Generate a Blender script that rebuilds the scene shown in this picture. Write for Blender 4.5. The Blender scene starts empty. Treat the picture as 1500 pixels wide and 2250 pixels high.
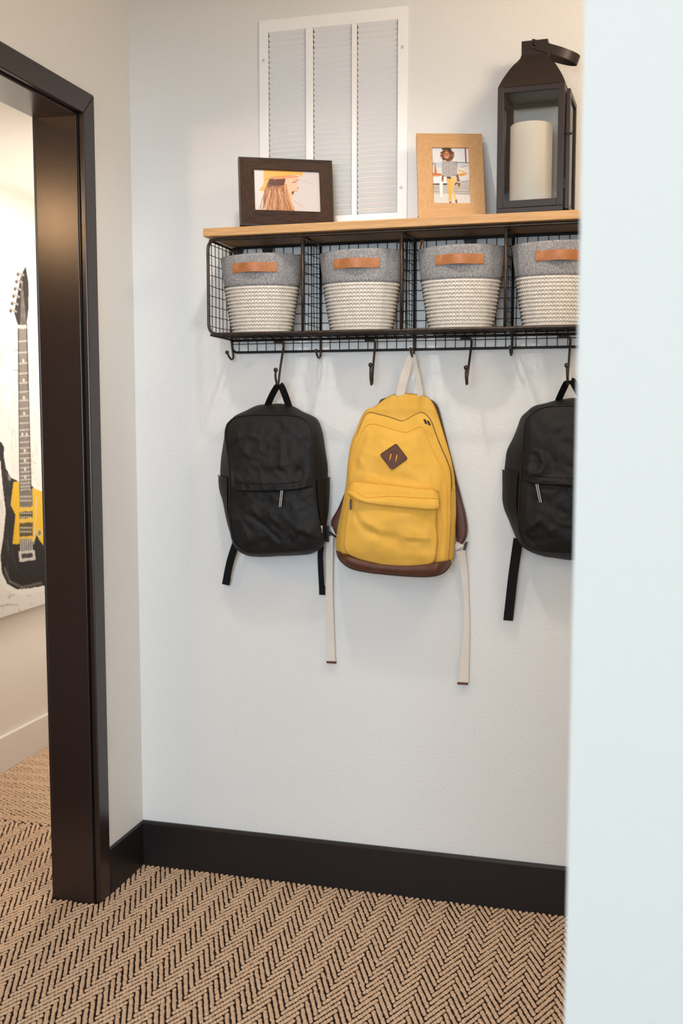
import bpy, math, random
import numpy as np
from mathutils import Vector, noise as mnoise

# ------------------------------------------------------------------ camera, world, lights, exposure
SC = bpy.context.scene
COL = SC.collection
PI = math.pi
CAM = np.array([1.3388, -2.6966, 1.2919]); YAW, PITCH, ROLL, FPX = .2696, -.0918, .0004, 2325.8
W_, H_ = 1500, 2250
cd = bpy.data.cameras.new('camera'); cam = bpy.data.objects.new('camera', cd); COL.objects.link(cam)
cam.location = CAM
cam.rotation_euler = (PI/2 + PITCH, ROLL, YAW)
cd.sensor_fit = 'VERTICAL'; cd.sensor_height = 36.0; cd.sensor_width = 24.0
cd.lens = FPX / H_ * 36.0
cd.clip_start = .02
cd.dof.use_dof = True; cd.dof.focus_distance = 2.62; cd.dof.aperture_fstop = 4.2
SC.camera = cam

wd = bpy.data.worlds.new('world'); SC.world = wd; wd.use_nodes = True
wd.node_tree.nodes['Background'].inputs[0].default_value = (1, 1, 1, 1)
wd.node_tree.nodes['Background'].inputs[1].default_value = .12

def lamp(name, kind, loc, energy, color, size=.1, rot=None, aim=None, size_y=None, spot=None, blend=.5):
    l = bpy.data.lights.new(name, kind); o = bpy.data.objects.new(name, l); COL.objects.link(o)
    o.location = loc; l.energy = energy; l.color = color
    if kind == 'AREA':
        l.size = size
        if size_y: l.shape = 'RECTANGLE'; l.size_y = size_y
        else: l.shape = 'DISK'
    else: l.shadow_soft_size = size
    if spot: l.spot_size = spot; l.spot_blend = blend
    if aim is not None: o.rotation_euler = (Vector(aim) - Vector(loc)).to_track_quat('-Z', 'Y').to_euler()
    if rot: o.rotation_euler = rot
    return o
WARM = (1.0, .74, .50)
lamp('downlight', 'SPOT', (.67, -.80, 2.50), 25, (1.0, .92, .86), .04, aim=(.67, -.55, 0), spot=2.1, blend=.6)
lamp('hall_fill_light', 'POINT', (.95, -3.4, 2.42), 18.7, (.97, 1.0, 1.0), .12)  # unseen fill lamp added in the hall to lift ambient light on the walls
lamp('nook_ceiling_light', 'POINT', (1.60, -.85, 2.25), 18, (1.0, .78, .58), .12)
lamp('daylight_window', 'AREA', (1.55, -6.9, 1.5), 202, (.735, .86, 1.0), 3.0, aim=(.9, -.4, 1.0), size_y=2.1)
lamp('side_room_spotlight', 'SPOT', (-.60, -1.19, 1.955), 13, (1.0, .60, .30), .06, aim=(.10, .10, 1.35), spot=1.5, blend=.8)
lamp('side_room_light', 'AREA', (-.32, .50, 2.085), 13, (1.0, .95, .88), .40, rot=(0, 0, 0))
lamp('side_room_fill_light', 'AREA', (-.42, 1.33, 1.05), 10, (1.0, .93, .86), .5, aim=(-.50, 0, .95), size_y=1.7)  # added fill lamp evening out the lower side-room wall; no window there

SC.view_settings.view_transform = 'Standard'; SC.view_settings.look = 'None'
SC.view_settings.exposure = 0.0; SC.view_settings.gamma = 1.0; SC.view_settings.use_curve_mapping = False

# ------------------------------------------------------------------ measuring: a pixel of the photograph to a point on a plane of the room
def _rot():
    cy, sy = math.cos(YAW), math.sin(YAW); cp, sp = math.cos(PITCH), math.sin(PITCH)
    f = np.array([-sy*cp, cy*cp, sp]); r = np.array([cy, sy, 0]); u = np.cross(r, f)
    cr, sr = math.cos(ROLL), math.sin(ROLL)
    return np.array([cr*r + sr*u, -sr*r + cr*u, f])
RM = _rot()
def at(u, v, y=None, x=None, z=None):
    d = RM.T @ np.array([(u - W_/2)/FPX, (H_/2 - v)/FPX, 1.0])
    if y is not None: t = (y - CAM[1])/d[1]
    elif x is not None: t = (x - CAM[0])/d[0]
    else: t = (z - CAM[2])/d[2]
    return CAM + d*t

# ------------------------------------------------------------------ mesh and object helpers
ORG = {}
class MB:
    """collects vertices and faces (world coordinates) for ONE mesh object"""
    def __init__(s): s.v = []; s.f = []; s.uv = []; s.n = 0
    def add(s, verts, faces, uvs=None):
        b = s.n; s.v.extend([tuple(map(float, p)) for p in verts]); s.n += len(verts)
        s.f.extend([tuple(i + b for i in f) for f in faces])
        if uvs is None: uvs = [[(0, 0)]*len(f) for f in faces]
        s.uv.extend(uvs)
    def box(s, x0, x1, y0, y1, z0, z1):
        v = [(x, y, z) for z in (z0, z1) for y in (y0, y1) for x in (x0, x1)]
        s.add(v, [(0,2,3,1), (4,5,7,6), (0,1,5,4), (2,6,7,3), (0,4,6,2), (1,3,7,5)])
        return s
    def obox(s, o, a, b, c):
        o, a, b, c = map(np.array, (o, a, b, c))
        v = [o + a*i + b*j + c*k for k in (0, 1) for j in (0, 1) for i in (0, 1)]
        s.add(v, [(0,2,3,1), (4,5,7,6), (0,1,5,4), (2,6,7,3), (0,4,6,2), (1,3,7,5)]); return s
    def tube(s, pts, r, n=8, closed=False, caps=True):
        P = [np.array(p, float) for p in pts]; m = len(P)
        T = []
        for i in range(m):
            a = P[(i-1) % m] if (closed or i > 0) else P[i]; b = P[(i+1) % m] if (closed or i < m-1) else P[i]
            t = b - a; T.append(t/(np.linalg.norm(t) + 1e-12))
        ref = np.array([0, 0, 1.0]) if abs(T[0][2]) < .9 else np.array([1.0, 0, 0])
        nrm = np.cross(T[0], ref); nrm /= np.linalg.norm(nrm)
        V = []
        for i in range(m):
            nrm = nrm - T[i]*np.dot(nrm, T[i]); nrm /= np.linalg.norm(nrm)+1e-12; bi = np.cross(T[i], nrm)
            rr = r[i] if hasattr(r, '__len__') else r
            for k in range(n):
                a = 2*PI*k/n; V.append(P[i] + rr*(math.cos(a)*nrm + math.sin(a)*bi))
        F = []
        for i in range(m if closed else m-1):
            j = (i+1) % m
            for k in range(n): F.append((i*n + k, i*n + (k+1) % n, j*n + (k+1) % n, j*n + k))
        if caps and not closed: F += [tuple(range(n))[::-1], tuple((m-1)*n + k for k in range(n))]
        s.add(V, F); return s
    def ball(s, c, r, n=14, m=8, sx=1, sy=1, sz=1):
        V = [(c[0], c[1], c[2] + r*sz)]
        for i in range(1, m):
            a = PI*i/m
            for k in range(n):
                b = 2*PI*k/n; V.append((c[0] + r*sx*math.sin(a)*math.cos(b), c[1] + r*sy*math.sin(a)*math.sin(b), c[2] + r*sz*math.cos(a)))
        V.append((c[0], c[1], c[2] - r*sz)); F = []
        for k in range(n): F.append((0, 1 + k, 1 + (k+1) % n))
        for i in range(m-2):
            for k in range(n): a = 1 + i*n; F.append((a + k, a + n + k, a + n + (k+1) % n, a + (k+1) % n))
        a = 1 + (m-2)*n; e = len(V) - 1
        for k in range(n): F.append((a + k, e, a + (k+1) % n))
        s.add(V, F); return s
    def prism(s, poly, d):
        """poly: 3-D outline, d: extrusion vector"""
        P = [np.array(p, float) for p in poly]; d = np.array(d, float); n = len(P)
        V = P + [p + d for p in P]
        F = [tuple(range(n))[::-1], tuple(range(n, 2*n))] + [(i, (i+1) % n, n + (i+1) % n, n + i) for i in range(n)]
        s.add(V, F); return s
    def cyl(s, c, axis, r, h, n=20, r2=None):
        c = np.array(c, float); ax = np.array(axis, float); ax /= np.linalg.norm(ax)
        s.tube([c, c + ax*h], [r, r if r2 is None else r2], n=n); return s
    def loft(s, rows, closed=False, uv=None, flip=False):
        R = [np.array(r, float) for r in rows]; n = len(R[0]); V = np.concatenate(R); F = []; U = []
        L = n if closed else n - 1
        for i in range(len(R) - 1):
            for k in range(L):
                f = (i*n + k, i*n + (k+1) % n, (i+1)*n + (k+1) % n, (i+1)*n + k)
                if flip: f = f[::-1]
                F.append(f)
                if uv is not None:
                    q = [uv[i][k], uv[i][k+1], uv[i+1][k+1], uv[i+1][k]]
                    U.append(q[::-1] if flip else q)
        s.add(V, F, U if uv is not None else None); return s
    def ribbon(s, pts, w, t, side):
        """flat strap: pts path, w width along side (one vector or one per point), t thickness"""
        P = [np.array(p, float) for p in pts]; m = len(P); rows = []
        for i in range(m):
            tg = P[min(i+1, m-1)] - P[max(i-1, 0)]; tg /= np.linalg.norm(tg) + 1e-12
            sd = np.array(side[i] if np.ndim(side) > 1 else side, float)
            sd = sd - tg*np.dot(sd, tg); sd /= np.linalg.norm(sd) + 1e-12
            nn = np.cross(tg, sd); ww = w[i] if hasattr(w, '__len__') else w
            rows.append([P[i] + sd*ww/2 - nn*t/2, P[i] + sd*ww/2 + nn*t/2, P[i] - sd*ww/2 + nn*t/2, P[i] - sd*ww/2 - nn*t/2])
        n = 4; V = np.concatenate([np.array(r) for r in rows]); F = []
        for i in range(m-1):
            for k in range(4): F.append((i*4 + k, i*4 + (k+1) % 4, i*4 + 4 + (k+1) % 4, i*4 + 4 + k))
        F += [(3, 2, 1, 0), tuple((m-1)*4 + k for k in range(4))]
        s.add(V, F); return s
    def build(s, name, mat, parent=None, smooth=False, org=None, kind=None, label=None, bevel=0):
        o3 = np.array(ORG[parent] if parent is not None else (org if org is not None else (0, 0, 0)), float)
        me = bpy.data.meshes.new(name)
        me.from_pydata([tuple(np.array(p) - o3) for p in s.v], [], s.f)
        uvl = me.uv_layers.new(name='UVMap')
        flat = np.array([c for f in s.uv for p in f for c in p], dtype=np.float32)
        if len(flat) == len(me.loops)*2: uvl.data.foreach_set('uv', flat)
        me.materials.append(mat)
        if smooth is True: me.polygons.foreach_set('use_smooth', [True]*len(me.polygons))
        me.update()
        o = bpy.data.objects.new(name, me); COL.objects.link(o)
        if smooth == 'auto':
            me.polygons.foreach_set('use_smooth', [True]*len(me.polygons)); me.set_sharp_from_angle(angle=math.radians(38))
        if parent is not None: o.parent = parent
        else: o.location = o3
        ORG[o] = o3
        if kind: o['kind'] = kind
        if label: o['label'] = label
        if bevel:
            b = o.modifiers.new('bevel', 'BEVEL'); b.width = bevel; b.segments = 2; b.limit_method = 'ANGLE'; b.angle_limit = math.radians(40)
            b.harden_normals = False
        return o

def thing(name, label, cat, loc, group=None):
    o = bpy.data.objects.new(name, None); COL.objects.link(o); o.location = [float(c) for c in loc]; ORG[o] = np.array(loc, float)
    o.empty_display_size = .05
    o['label'] = label; o['category'] = cat
    if group: o['group'] = group
    return o
def tag(o, label, cat, group=None):
    o['label'] = label; o['category'] = cat
    if group: o['group'] = group
    return o
def struct(o): o['kind'] = 'structure'; return o
def fillet(pts, r, n=6, closed=True):
    """rounds the corners of a 3-D polyline"""
    P = [np.array(p, float) for p in pts]; m = len(P); out = []
    for i in range(m):
        if not closed and i in (0, m-1): out.append(P[i]); continue
        a, b, c = P[i-1], P[i], P[(i+1) % m]; u = (a-b)/np.linalg.norm(a-b); v = (c-b)/np.linalg.norm(c-b)
        rr = min(r, np.linalg.norm(a-b)*.49, np.linalg.norm(c-b)*.49); p0, p1 = b + u*rr, b + v*rr
        for k in range(n+1):
            t = k/n; out.append((1-t)**2*p0 + 2*t*(1-t)*b + t*t*p1)
    return out
def smooth_path(pts, n=8):
    """Catmull-Rom through 3-D points"""
    P = [np.array(p, float) for p in pts]; out = []
    for i in range(len(P)-1):
        p0, p1, p2, p3 = P[max(i-1, 0)], P[i], P[i+1], P[min(i+2, len(P)-1)]
        for k in range(n):
            t = k/n; out.append(.5*((2*p1) + (p2-p0)*t + (2*p0-5*p1+4*p2-p3)*t*t + (3*p1-p0-3*p2+p3)*t**3))
    out.append(P[-1]); return out

# ------------------------------------------------------------------ materials
def lin(r, g, b):
    return tuple(((c/255)/12.92 if c/255 <= .04045 else ((c/255 + .055)/1.055)**2.4) for c in (r, g, b)) + (1,)
class NT:
    def __init__(s, m): s.t = m.node_tree; s.n = s.t.nodes; s.b = s.n['Principled BSDF']
    def new(s, kind, **kw):
        n = s.n.new(kind)
        for k, v in kw.items():
            if hasattr(n, k): setattr(n, k, v)
            else: n.inputs[k].default_value = v
        return n
    def link(s, a, b): s.t.links.new(a, b)
    def coord(s, out='Object', scale=None):
        c = s.new('ShaderNodeTexCoord'); o = c.outputs[out]
        if scale is not None:
            mp = s.new('ShaderNodeMapping'); mp.inputs['Scale'].default_value = scale; s.link(o, mp.inputs[0]); o = mp.outputs[0]
        return o
    def noise(s, vec, scale, detail=3, rough=.5):
        n = s.new('ShaderNodeTexNoise'); n.inputs['Scale'].default_value = scale; n.inputs['Detail'].default_value = detail; n.inputs['Roughness'].default_value = rough
        s.link(vec, n.inputs['Vector']); return n.outputs['Fac']
    def ramp(s, fac, stops):
        r = s.new('ShaderNodeValToRGB'); e = r.color_ramp.elements
        while len(e) < len(stops): e.new(.5)
        for i, (p, c) in enumerate(stops): e[i].position = p; e[i].color = c
        s.link(fac, r.inputs[0]); return r.outputs[0]
    def bump(s, h, strength, dist, prev=None):
        b = s.new('ShaderNodeBump'); b.inputs['Strength'].default_value = strength; b.inputs['Distance'].default_value = dist
        s.link(h, b.inputs['Height'])
        if prev is not None: s.link(prev, b.inputs['Normal'])
        return b.outputs[0]
    def normal(s, b): s.link(b, s.b.inputs['Normal'])
    def color(s, c): s.link(c, s.b.inputs['Base Color'])
def mat(name, col, rough=.5, metal=0, spec=.5, bump=None, var=None, **kw):
    """bump: (scale, strength, distance); var: (scale, second colour)"""
    m = bpy.data.materials.new(name); m.use_nodes = True; t = NT(m); b = t.b
    b.inputs['Base Color'].default_value = col; b.inputs['Roughness'].default_value = rough; b.inputs['Metallic'].default_value = metal
    b.inputs['Specular IOR Level'].default_value = spec
    for k, v in kw.items(): b.inputs[k.replace('_', ' ')].default_value = v
    oc = t.coord('Object') if (bump or var) else None
    if var: t.color(t.ramp(t.noise(oc, var[0], 4), [(.3, col), (.7, var[1])]))
    if bump: t.normal(t.bump(t.noise(oc, bump[0], 3), bump[1], bump[2]))
    return m
M = {}
M['wall'] = mat('wall_paint', lin(227, 227, 224), .75, spec=.25, bump=(150, .5, .0022))
M['wall_side'] = mat('side_room_wall_paint', lin(226, 219, 210), .7, spec=.25, bump=(140, .3, .0015))
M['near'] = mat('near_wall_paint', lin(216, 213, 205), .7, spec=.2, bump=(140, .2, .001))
M['ceil'] = mat('ceiling_paint', lin(236, 233, 228), .8)
M['trim'] = mat('dark_trim_paint', lin(46, 33, 29), .27, spec=.5, bump=(480, .2, .0006))
M['trim_base'] = mat('dark_baseboard_paint', lin(26, 22, 22), .42, spec=.4, bump=(250, .12, .0008))
M['white_trim'] = mat('white_trim_paint', lin(225, 219, 212), .45)
M['floor'] = mat('carpet_backing', lin(44, 33, 29), .95, spec=.1, bump=(600, .5, .003))
M['vent'] = mat('white_enamel_metal', lin(246, 246, 244), .4, spec=.4)
M['filter'] = mat('air_filter_media', lin(190, 186, 178), .9)
M['duct'] = mat('duct_liner', lin(70, 62, 55), .9)
M['bronze'] = mat('dark_bronze_metal', lin(58, 49, 44), .40, metal=.7, bump=(420, .15, .0006), var=(60, lin(80, 69, 61)))
M['blackwire'] = mat('black_wire', lin(33, 30, 29), .45, metal=.5)
M['lantern'] = mat('lantern_powder_coat', lin(41, 30, 24), .40, metal=.3, bump=(700, .12, .0005))
M['rivet'] = mat('black_rivet', lin(18, 16, 16), .3, metal=.4)
M['wax'] = mat('ivory_wax', lin(255, 242, 224), .5, spec=.3)
M['wick'] = mat('wick', lin(40, 34, 28), .9)
M['nickel'] = mat('dark_nickel', lin(88, 84, 80), .25, metal=1)
M['silver'] = mat('zinc', lin(150, 155, 158), .35, metal=1)
M['tan_leather'] = mat('tan_leather', lin(182, 122, 78), .5, bump=(500, .25, .0006), var=(70, lin(166, 103, 58)))
M['tan_thread'] = mat('tan_thread', lin(214, 148, 92), .8)
M['brown_leather'] = mat('brown_leather', lin(94, 54, 34), .48, spec=.4, bump=(450, .25, .0006), var=(40, lin(82, 46, 29)))
M['brown_edge'] = mat('brown_edge_paint', lin(52, 28, 20), .5)
M['nylon'] = mat('black_nylon', lin(26, 24, 23), .6, spec=.26, bump=(900, .3, .0004))
M['nylon_piping'] = mat('black_piping', lin(17, 15, 16), .55, spec=.35)
M['black_web'] = mat('black_webbing', lin(20, 18, 19), .8, spec=.2)
M['black_plastic'] = mat('black_plastic', lin(16, 15, 16), .35)
M['white_tag'] = mat('white_woven_tag', lin(225, 225, 225), .8)
M['slot'] = mat('yellow_slot_lining', lin(240, 178, 70), .8)
M['zip_tape'] = mat('brown_zip_tape', lin(60, 40, 28), .7)
M['yellow_thread'] = mat('yellow_piping', lin(226, 168, 56), .8)
M['backing'] = mat('frame_backing', lin(60, 55, 52), .8)
M['grey_leg'] = mat('grey_easel_leg', lin(105, 112, 116), .6)
M['canvas_side'] = mat('canvas_side', lin(232, 228, 222), .85)
M['thread'] = mat('grey_thread', lin(92, 88, 84), .9)

def glass_mat():
    m = bpy.data.materials.new('lantern_glass'); m.use_nodes = True; t = NT(m)
    g = t.new('ShaderNodeBsdfGlossy'); g.inputs['Roughness'].default_value = .03
    tr = t.new('ShaderNodeBsdfTransparent'); tr.inputs[0].default_value = (.99, .995, .992, 1)
    fr = t.new('ShaderNodeFresnel'); fr.inputs[0].default_value = 1.45
    mx = t.new('ShaderNodeMixShader'); t.link(fr.outputs[0], mx.inputs[0]); t.link(tr.outputs[0], mx.inputs[1]); t.link(g.outputs[0], mx.inputs[2])
    t.link(mx.outputs[0], t.n['Material Output'].inputs[0]); return m
M['glass'] = glass_mat()

def wood(name, c1, c2, scale, rough=.5, spec=.4, bump=.15):
    m = bpy.data.materials.new(name); m.use_nodes = True; t = NT(m)
    v = t.coord('Object', scale); f = t.noise(v, 6, 6, .62)
    t.color(t.ramp(f, [(.32, c1), (.68, c2)]))
    t.normal(t.bump(f, bump, .002))
    t.b.inputs['Roughness'].default_value = rough; t.b.inputs['Specular IOR Level'].default_value = spec
    return m
M['shelf_wood'] = wood('oak_board', lin(180, 136, 86), lin(204, 162, 112), (2, 14, 30), .5)
M['oak_v'] = wood('light_oak_vertical', lin(178, 136, 90), lin(196, 154, 106), (45, 45, 3), .5)
M['oak_h'] = wood('light_oak_horizontal', lin(178, 136, 90), lin(196, 154, 106), (3, 8, 60), .5)
M['walnut_v'] = wood('dark_wood_vertical', lin(33, 21, 15), lin(74, 48, 32), (55, 55, 3), .42, .5, .3)
M['walnut_h'] = wood('dark_wood_horizontal', lin(33, 21, 15), lin(74, 48, 32), (3, 8, 70), .42, .5, .3)
M['walnut_rim'] = mat('dark_wood_rim', lin(30, 20, 16), .4)

def carpet_mat():
    m = bpy.data.materials.new('tan_loop_yarn'); m.use_nodes = True; t = NT(m); oc = t.coord('Object')
    t.color(t.ramp(t.noise(oc, 230, 4, .7), [(.3, lin(208, 172, 139)), (.7, lin(242, 211, 180))]))
    t.normal(t.bump(t.noise(oc, 520, 3, .7), .8, .003))
    t.b.inputs['Roughness'].default_value = .95; t.b.inputs['Specular IOR Level'].default_value = .08
    return m
M['yarn'] = carpet_mat()

def corduroy():
    m = bpy.data.materials.new('yellow_corduroy'); m.use_nodes = True; t = NT(m)
    uv = t.coord('UV'); sx = t.new('ShaderNodeSeparateXYZ'); t.link(uv, sx.inputs[0])
    nz = t.noise(t.coord('Object'), 26, 2)
    mu = t.new('ShaderNodeMath', operation='MULTIPLY_ADD'); t.link(nz, mu.inputs[0]); mu.inputs[1].default_value = .0022; t.link(sx.outputs[0], mu.inputs[2])
    w = t.new('ShaderNodeMath', operation='MULTIPLY'); t.link(mu.outputs[0], w.inputs[0]); w.inputs[1].default_value = 2*PI/.0027
    sn = t.new('ShaderNodeMath', operation='SINE'); t.link(w.outputs[0], sn.inputs[0])
    ad = t.new('ShaderNodeMath', operation='MULTIPLY_ADD'); t.link(sn.outputs[0], ad.inputs[0]); ad.inputs[1].default_value = .5; ad.inputs[2].default_value = .5
    pw = t.new('ShaderNodeMath', operation='POWER'); t.link(ad.outputs[0], pw.inputs[0]); pw.inputs[1].default_value = .6
    base = t.ramp(t.noise(t.coord('Object'), 16, 3), [(.3, lin(234, 181, 78)), (.7, lin(241, 190, 89))])
    mx = t.new('ShaderNodeMixRGB', blend_type='MULTIPLY'); mx.inputs[0].default_value = .24
    t.link(base, mx.inputs[1]); t.link(pw.outputs[0], mx.inputs[2]); t.color(mx.outputs[0])
    t.normal(t.bump(t.noise(t.coord('Object'), 700, 2), .2, .0006, t.bump(pw.outputs[0], .42, .0008)))
    t.b.inputs['Roughness'].default_value = .9; t.b.inputs['Specular IOR Level'].default_value = .1
    t.b.inputs['Sheen Weight'].default_value = .25; t.b.inputs['Sheen Tint'].default_value = lin(255, 215, 120)
    return m
M['cord'] = corduroy()
def webbing():
    m = bpy.data.materials.new('cream_cotton_webbing'); m.use_nodes = True; t = NT(m)
    v = t.coord('Object', (1, 1, 1)); sx = t.new('ShaderNodeSeparateXYZ'); t.link(v, sx.inputs[0])
    w = t.new('ShaderNodeMath', operation='MULTIPLY'); t.link(sx.outputs[2], w.inputs[0]); w.inputs[1].default_value = 2*PI/.0035
    sn = t.new('ShaderNodeMath', operation='SINE'); t.link(w.outputs[0], sn.inputs[0])
    t.color(t.ramp(sn.outputs[0], [(0, lin(222, 213, 201)), (1, lin(230, 222, 211))])); t.normal(t.bump(sn.outputs[0], .3, .0006))
    t.b.inputs['Roughness'].default_value = .9; t.b.inputs['Specular IOR Level'].default_value = .1
    return m
M['web'] = webbing()
def felt():
    m = bpy.data.materials.new('grey_felt'); m.use_nodes = True; t = NT(m)
    f = t.noise(t.coord('Object', (1.0, 1, .6)), 320, 5, .78); f2 = t.noise(t.coord('Object', (.5, 1, 1)), 420, 3, .7)
    mx = t.new('ShaderNodeMath', operation='MULTIPLY_ADD'); t.link(f, mx.inputs[0]); mx.inputs[1].default_value = .6
    m2 = t.new('ShaderNodeMath', operation='MULTIPLY'); t.link(f2, m2.inputs[0]); m2.inputs[1].default_value = .4; t.link(m2.outputs[0], mx.inputs[2])
    t.color(t.ramp(mx.outputs[0], [(.36, lin(104, 103, 104)), (.5, lin(148, 147, 147)), (.64, lin(184, 182, 179))]))
    t.normal(t.bump(f2, .4, .0012)); t.b.inputs['Roughness'].default_value = 1.0; t.b.inputs['Specular IOR Level'].default_value = .05
    return m
M['felt'] = felt()
def rope():
    m = bpy.data.materials.new('white_cotton_rope'); m.use_nodes = True; t = NT(m)
    uv = t.coord('UV'); sx = t.new('ShaderNodeSeparateXYZ'); t.link(uv, sx.inputs[0])
    pp = t.new('ShaderNodeMath', operation='PINGPONG'); t.link(sx.outputs[1], pp.inputs[0]); pp.inputs[1].default_value = .5
    ma = t.new('ShaderNodeMath', operation='MULTIPLY_ADD'); t.link(pp.outputs[0], ma.inputs[0]); ma.inputs[1].default_value = 1.6; t.link(sx.outputs[0], ma.inputs[2])
    w = t.new('ShaderNodeMath', operation='MULTIPLY'); t.link(ma.outputs[0], w.inputs[0]); w.inputs[1].default_value = 2*PI*1.0
    sn = t.new('ShaderNodeMath', operation='SINE'); t.link(w.outputs[0], sn.inputs[0])
    t.color(t.ramp(t.noise(t.coord('Object'), 90, 3), [(.3, lin(222, 212, 198)), (.7, lin(238, 230, 218))]))
    t.normal(t.bump(t.noise(t.coord('Object'), 900, 2), .3, .0008, t.bump(sn.outputs[0], .22, .0008)))
    t.b.inputs['Roughness'].default_value = .95; t.b.inputs['Specular IOR Level'].default_value = .08
    return m
M['rope'] = rope()
def print_mat(name, rough, spec=.4):
    m = bpy.data.materials.new(name); m.use_nodes = True; t = NT(m)
    a = t.new('ShaderNodeVertexColor'); a.layer_name = 'print'; t.color(a.outputs[0])
    t.b.inputs['Roughness'].default_value = rough; t.b.inputs['Specular IOR Level'].default_value = spec
    return m
M['photo_print'] = print_mat('photo_print', .3); M['paint_print'] = print_mat('painted_canvas', .7, .2)

# flat prints: a small raster drawn here becomes the point colours of a flat grid
class Raster:
    def __init__(s, w, h, bg):
        s.w, s.h = w, h; s.a = np.ones((h, w, 3))*np.array(bg, float); s.X, s.Y = np.meshgrid((np.arange(w)+.5)/w, (np.arange(h)+.5)/h)
    def _blend(s, sl, m, c, al): s.a[sl] = s.a[sl]*(1 - al*m[..., None]) + np.array(c, float)*al*m[..., None]
    def _sl(s, x0, x1, y0, y1):
        return (slice(max(0, int(y0*s.h) - 1), max(0, min(s.h, int(y1*s.h) + 2))), slice(max(0, int(x0*s.w) - 1), max(0, min(s.w, int(x1*s.w) + 2))))
    def poly(s, P, c, al=1):
        P = np.array(P, float); sl = s._sl(P[:, 0].min(), P[:, 0].max(), P[:, 1].min(), P[:, 1].max())
        X, Y = s.X[sl], s.Y[sl]; ins = np.zeros(X.shape, bool); j = len(P) - 1
        for i in range(len(P)):
            xi, yi = P[i]; xj, yj = P[j]
            c1 = (yi > Y) != (yj > Y)
            with np.errstate(divide='ignore', invalid='ignore'): ins ^= c1 & (X < (xj-xi)*(Y-yi)/((yj-yi) if yj != yi else 1e-9) + xi)
            j = i
        s._blend(sl, ins.astype(float), c, al)
    def line(s, P, wd, c, al=1):
        asp = s.h/s.w
        for (x0, y0), (x1, y1) in zip(P[:-1], P[1:]):
            sl = s._sl(min(x0, x1) - wd, max(x0, x1) + wd, min(y0, y1) - wd, max(y0, y1) + wd)
            X, Y = s.X[sl], s.Y[sl]*asp; ax, ay, bx, by = x0, y0*asp, x1, y1*asp
            L = (bx-ax)**2 + (by-ay)**2 + 1e-12; t = np.clip(((X-ax)*(bx-ax) + (Y-ay)*(by-ay))/L, 0, 1)
            d = np.hypot(X - ax - t*(bx-ax), Y - ay - t*(by-ay)); s._blend(sl, np.clip((wd/2 - d)*s.w + .5, 0, 1), c, al)
    def disc(s, x, y, rx, ry, c, al=1):
        sl = s._sl(x-rx, x+rx, y-ry, y+ry); d = np.hypot((s.X[sl]-x)/rx, (s.Y[sl]-y)/ry)
        s._blend(sl, np.clip((1-d)*rx*s.w + .5, 0, 1), c, al)
    def mesh(s, name, material, parent, o, eu, ev, gain=1.0):
        """o: top-left corner, eu across, ev down (3-D vectors)"""
        o, eu, ev = (np.array(q, float) for q in (o, eu, ev)); w, h = s.w, s.h
        U, V = np.meshgrid(np.linspace(0, 1, w), np.linspace(0, 1, h))
        P = o + U[..., None]*eu + V[..., None]*ev - ORG[parent]
        me = bpy.data.meshes.new(name); idx = np.arange(w*h).reshape(h, w)
        F = np.stack([idx[:-1, :-1], idx[1:, :-1], idx[1:, 1:], idx[:-1, 1:]], -1).reshape(-1, 4)
        me.from_pydata(P.reshape(-1, 3).tolist(), [], F.tolist())
        at_ = me.color_attributes.new('print', 'FLOAT_COLOR', 'POINT')
        c = np.clip(s.a, 0, 255)/255; c = np.where(c <= .04045, c/12.92, ((c + .055)/1.055)**2.4)*gain
        at_.data.foreach_set('color', np.concatenate([c, np.ones((h, w, 1))], -1).astype(np.float32).ravel())
        me.materials.append(material); ob = bpy.data.objects.new(name, me); COL.objects.link(ob); ob.parent = parent; ORG[ob] = ORG[parent]
        return ob

# ------------------------------------------------------------------ the room
HB = .1307; CEIL = 2.62; SIDE_CEIL = 2.10
JY, JZ = -.272, 2.03                       # doorway: jamb face, head
CASE_IN, CASE_OUT = -.2648, -.2084
LW = .132                                   # thickness of the left wall
VX0, VX1, VZ0, VZ1 = .392, .747, 1.795, 2.285   # hole behind the vent

fl = MB().box(-1.0, 2.4, -7.4, 1.45, -.06, 0).build('floor', M['floor']); struct(fl)
mb = MB()
for (x0, x1, z0, z1) in ((0, VX0, 0, CEIL), (VX1, 2.4, 0, CEIL), (VX0, VX1, 0, VZ0), (VX0, VX1, VZ1, CEIL)): mb.box(x0, x1, 0, .12, z0, z1)
struct(mb.build('wall_back', M['wall']))
mb = MB(); DY0 = JY - .02 - .84
mb.box(-LW, 0, JY + .02, 1.45, 0, CEIL).box(-LW, 0, DY0, JY + .02, JZ + .02, CEIL).box(-LW, 0, -7.4, DY0, 0, CEIL)
struct(mb.build('wall_left', M['wall']))
struct(MB().box(2.3, 2.4, -1.6, 0, 0, CEIL).build('wall_right', M['wall']))
struct(MB().box(1.2867, 3.6, -1.70, -1.58, 0, CEIL).box(0, 1.2867, -1.70, -1.58, 2.12, CEIL).build('wall_front', M['near']))  # near wall, plus an unseen header added to shade the upper back wall
struct(MB().box(3.5, 3.6, -7.4, -1.70, 0, CEIL).build('wall_east', M['near']))
struct(MB().box(-1.0, 3.6, -7.4, 1.45, CEIL, CEIL + .06).build('ceiling', M['ceil']))
struct(MB().box(2.4, 3.6, -7.4, -1.58, -.06, 0).build('floor.001', M['floor']))
FX = -.8505
struct(MB().box(FX - .1, FX, -2.4, 1.45, 0, CEIL).build('wall_far', M['wall_side']))
struct(MB().box(FX, -LW, 1.35, 1.45, 0, CEIL).build('wall_end', M['wall_side']))
struct(MB().box(FX, -LW, -2.4, -2.3, 0, CEIL).build('wall_side', M['wall_side']))
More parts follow.
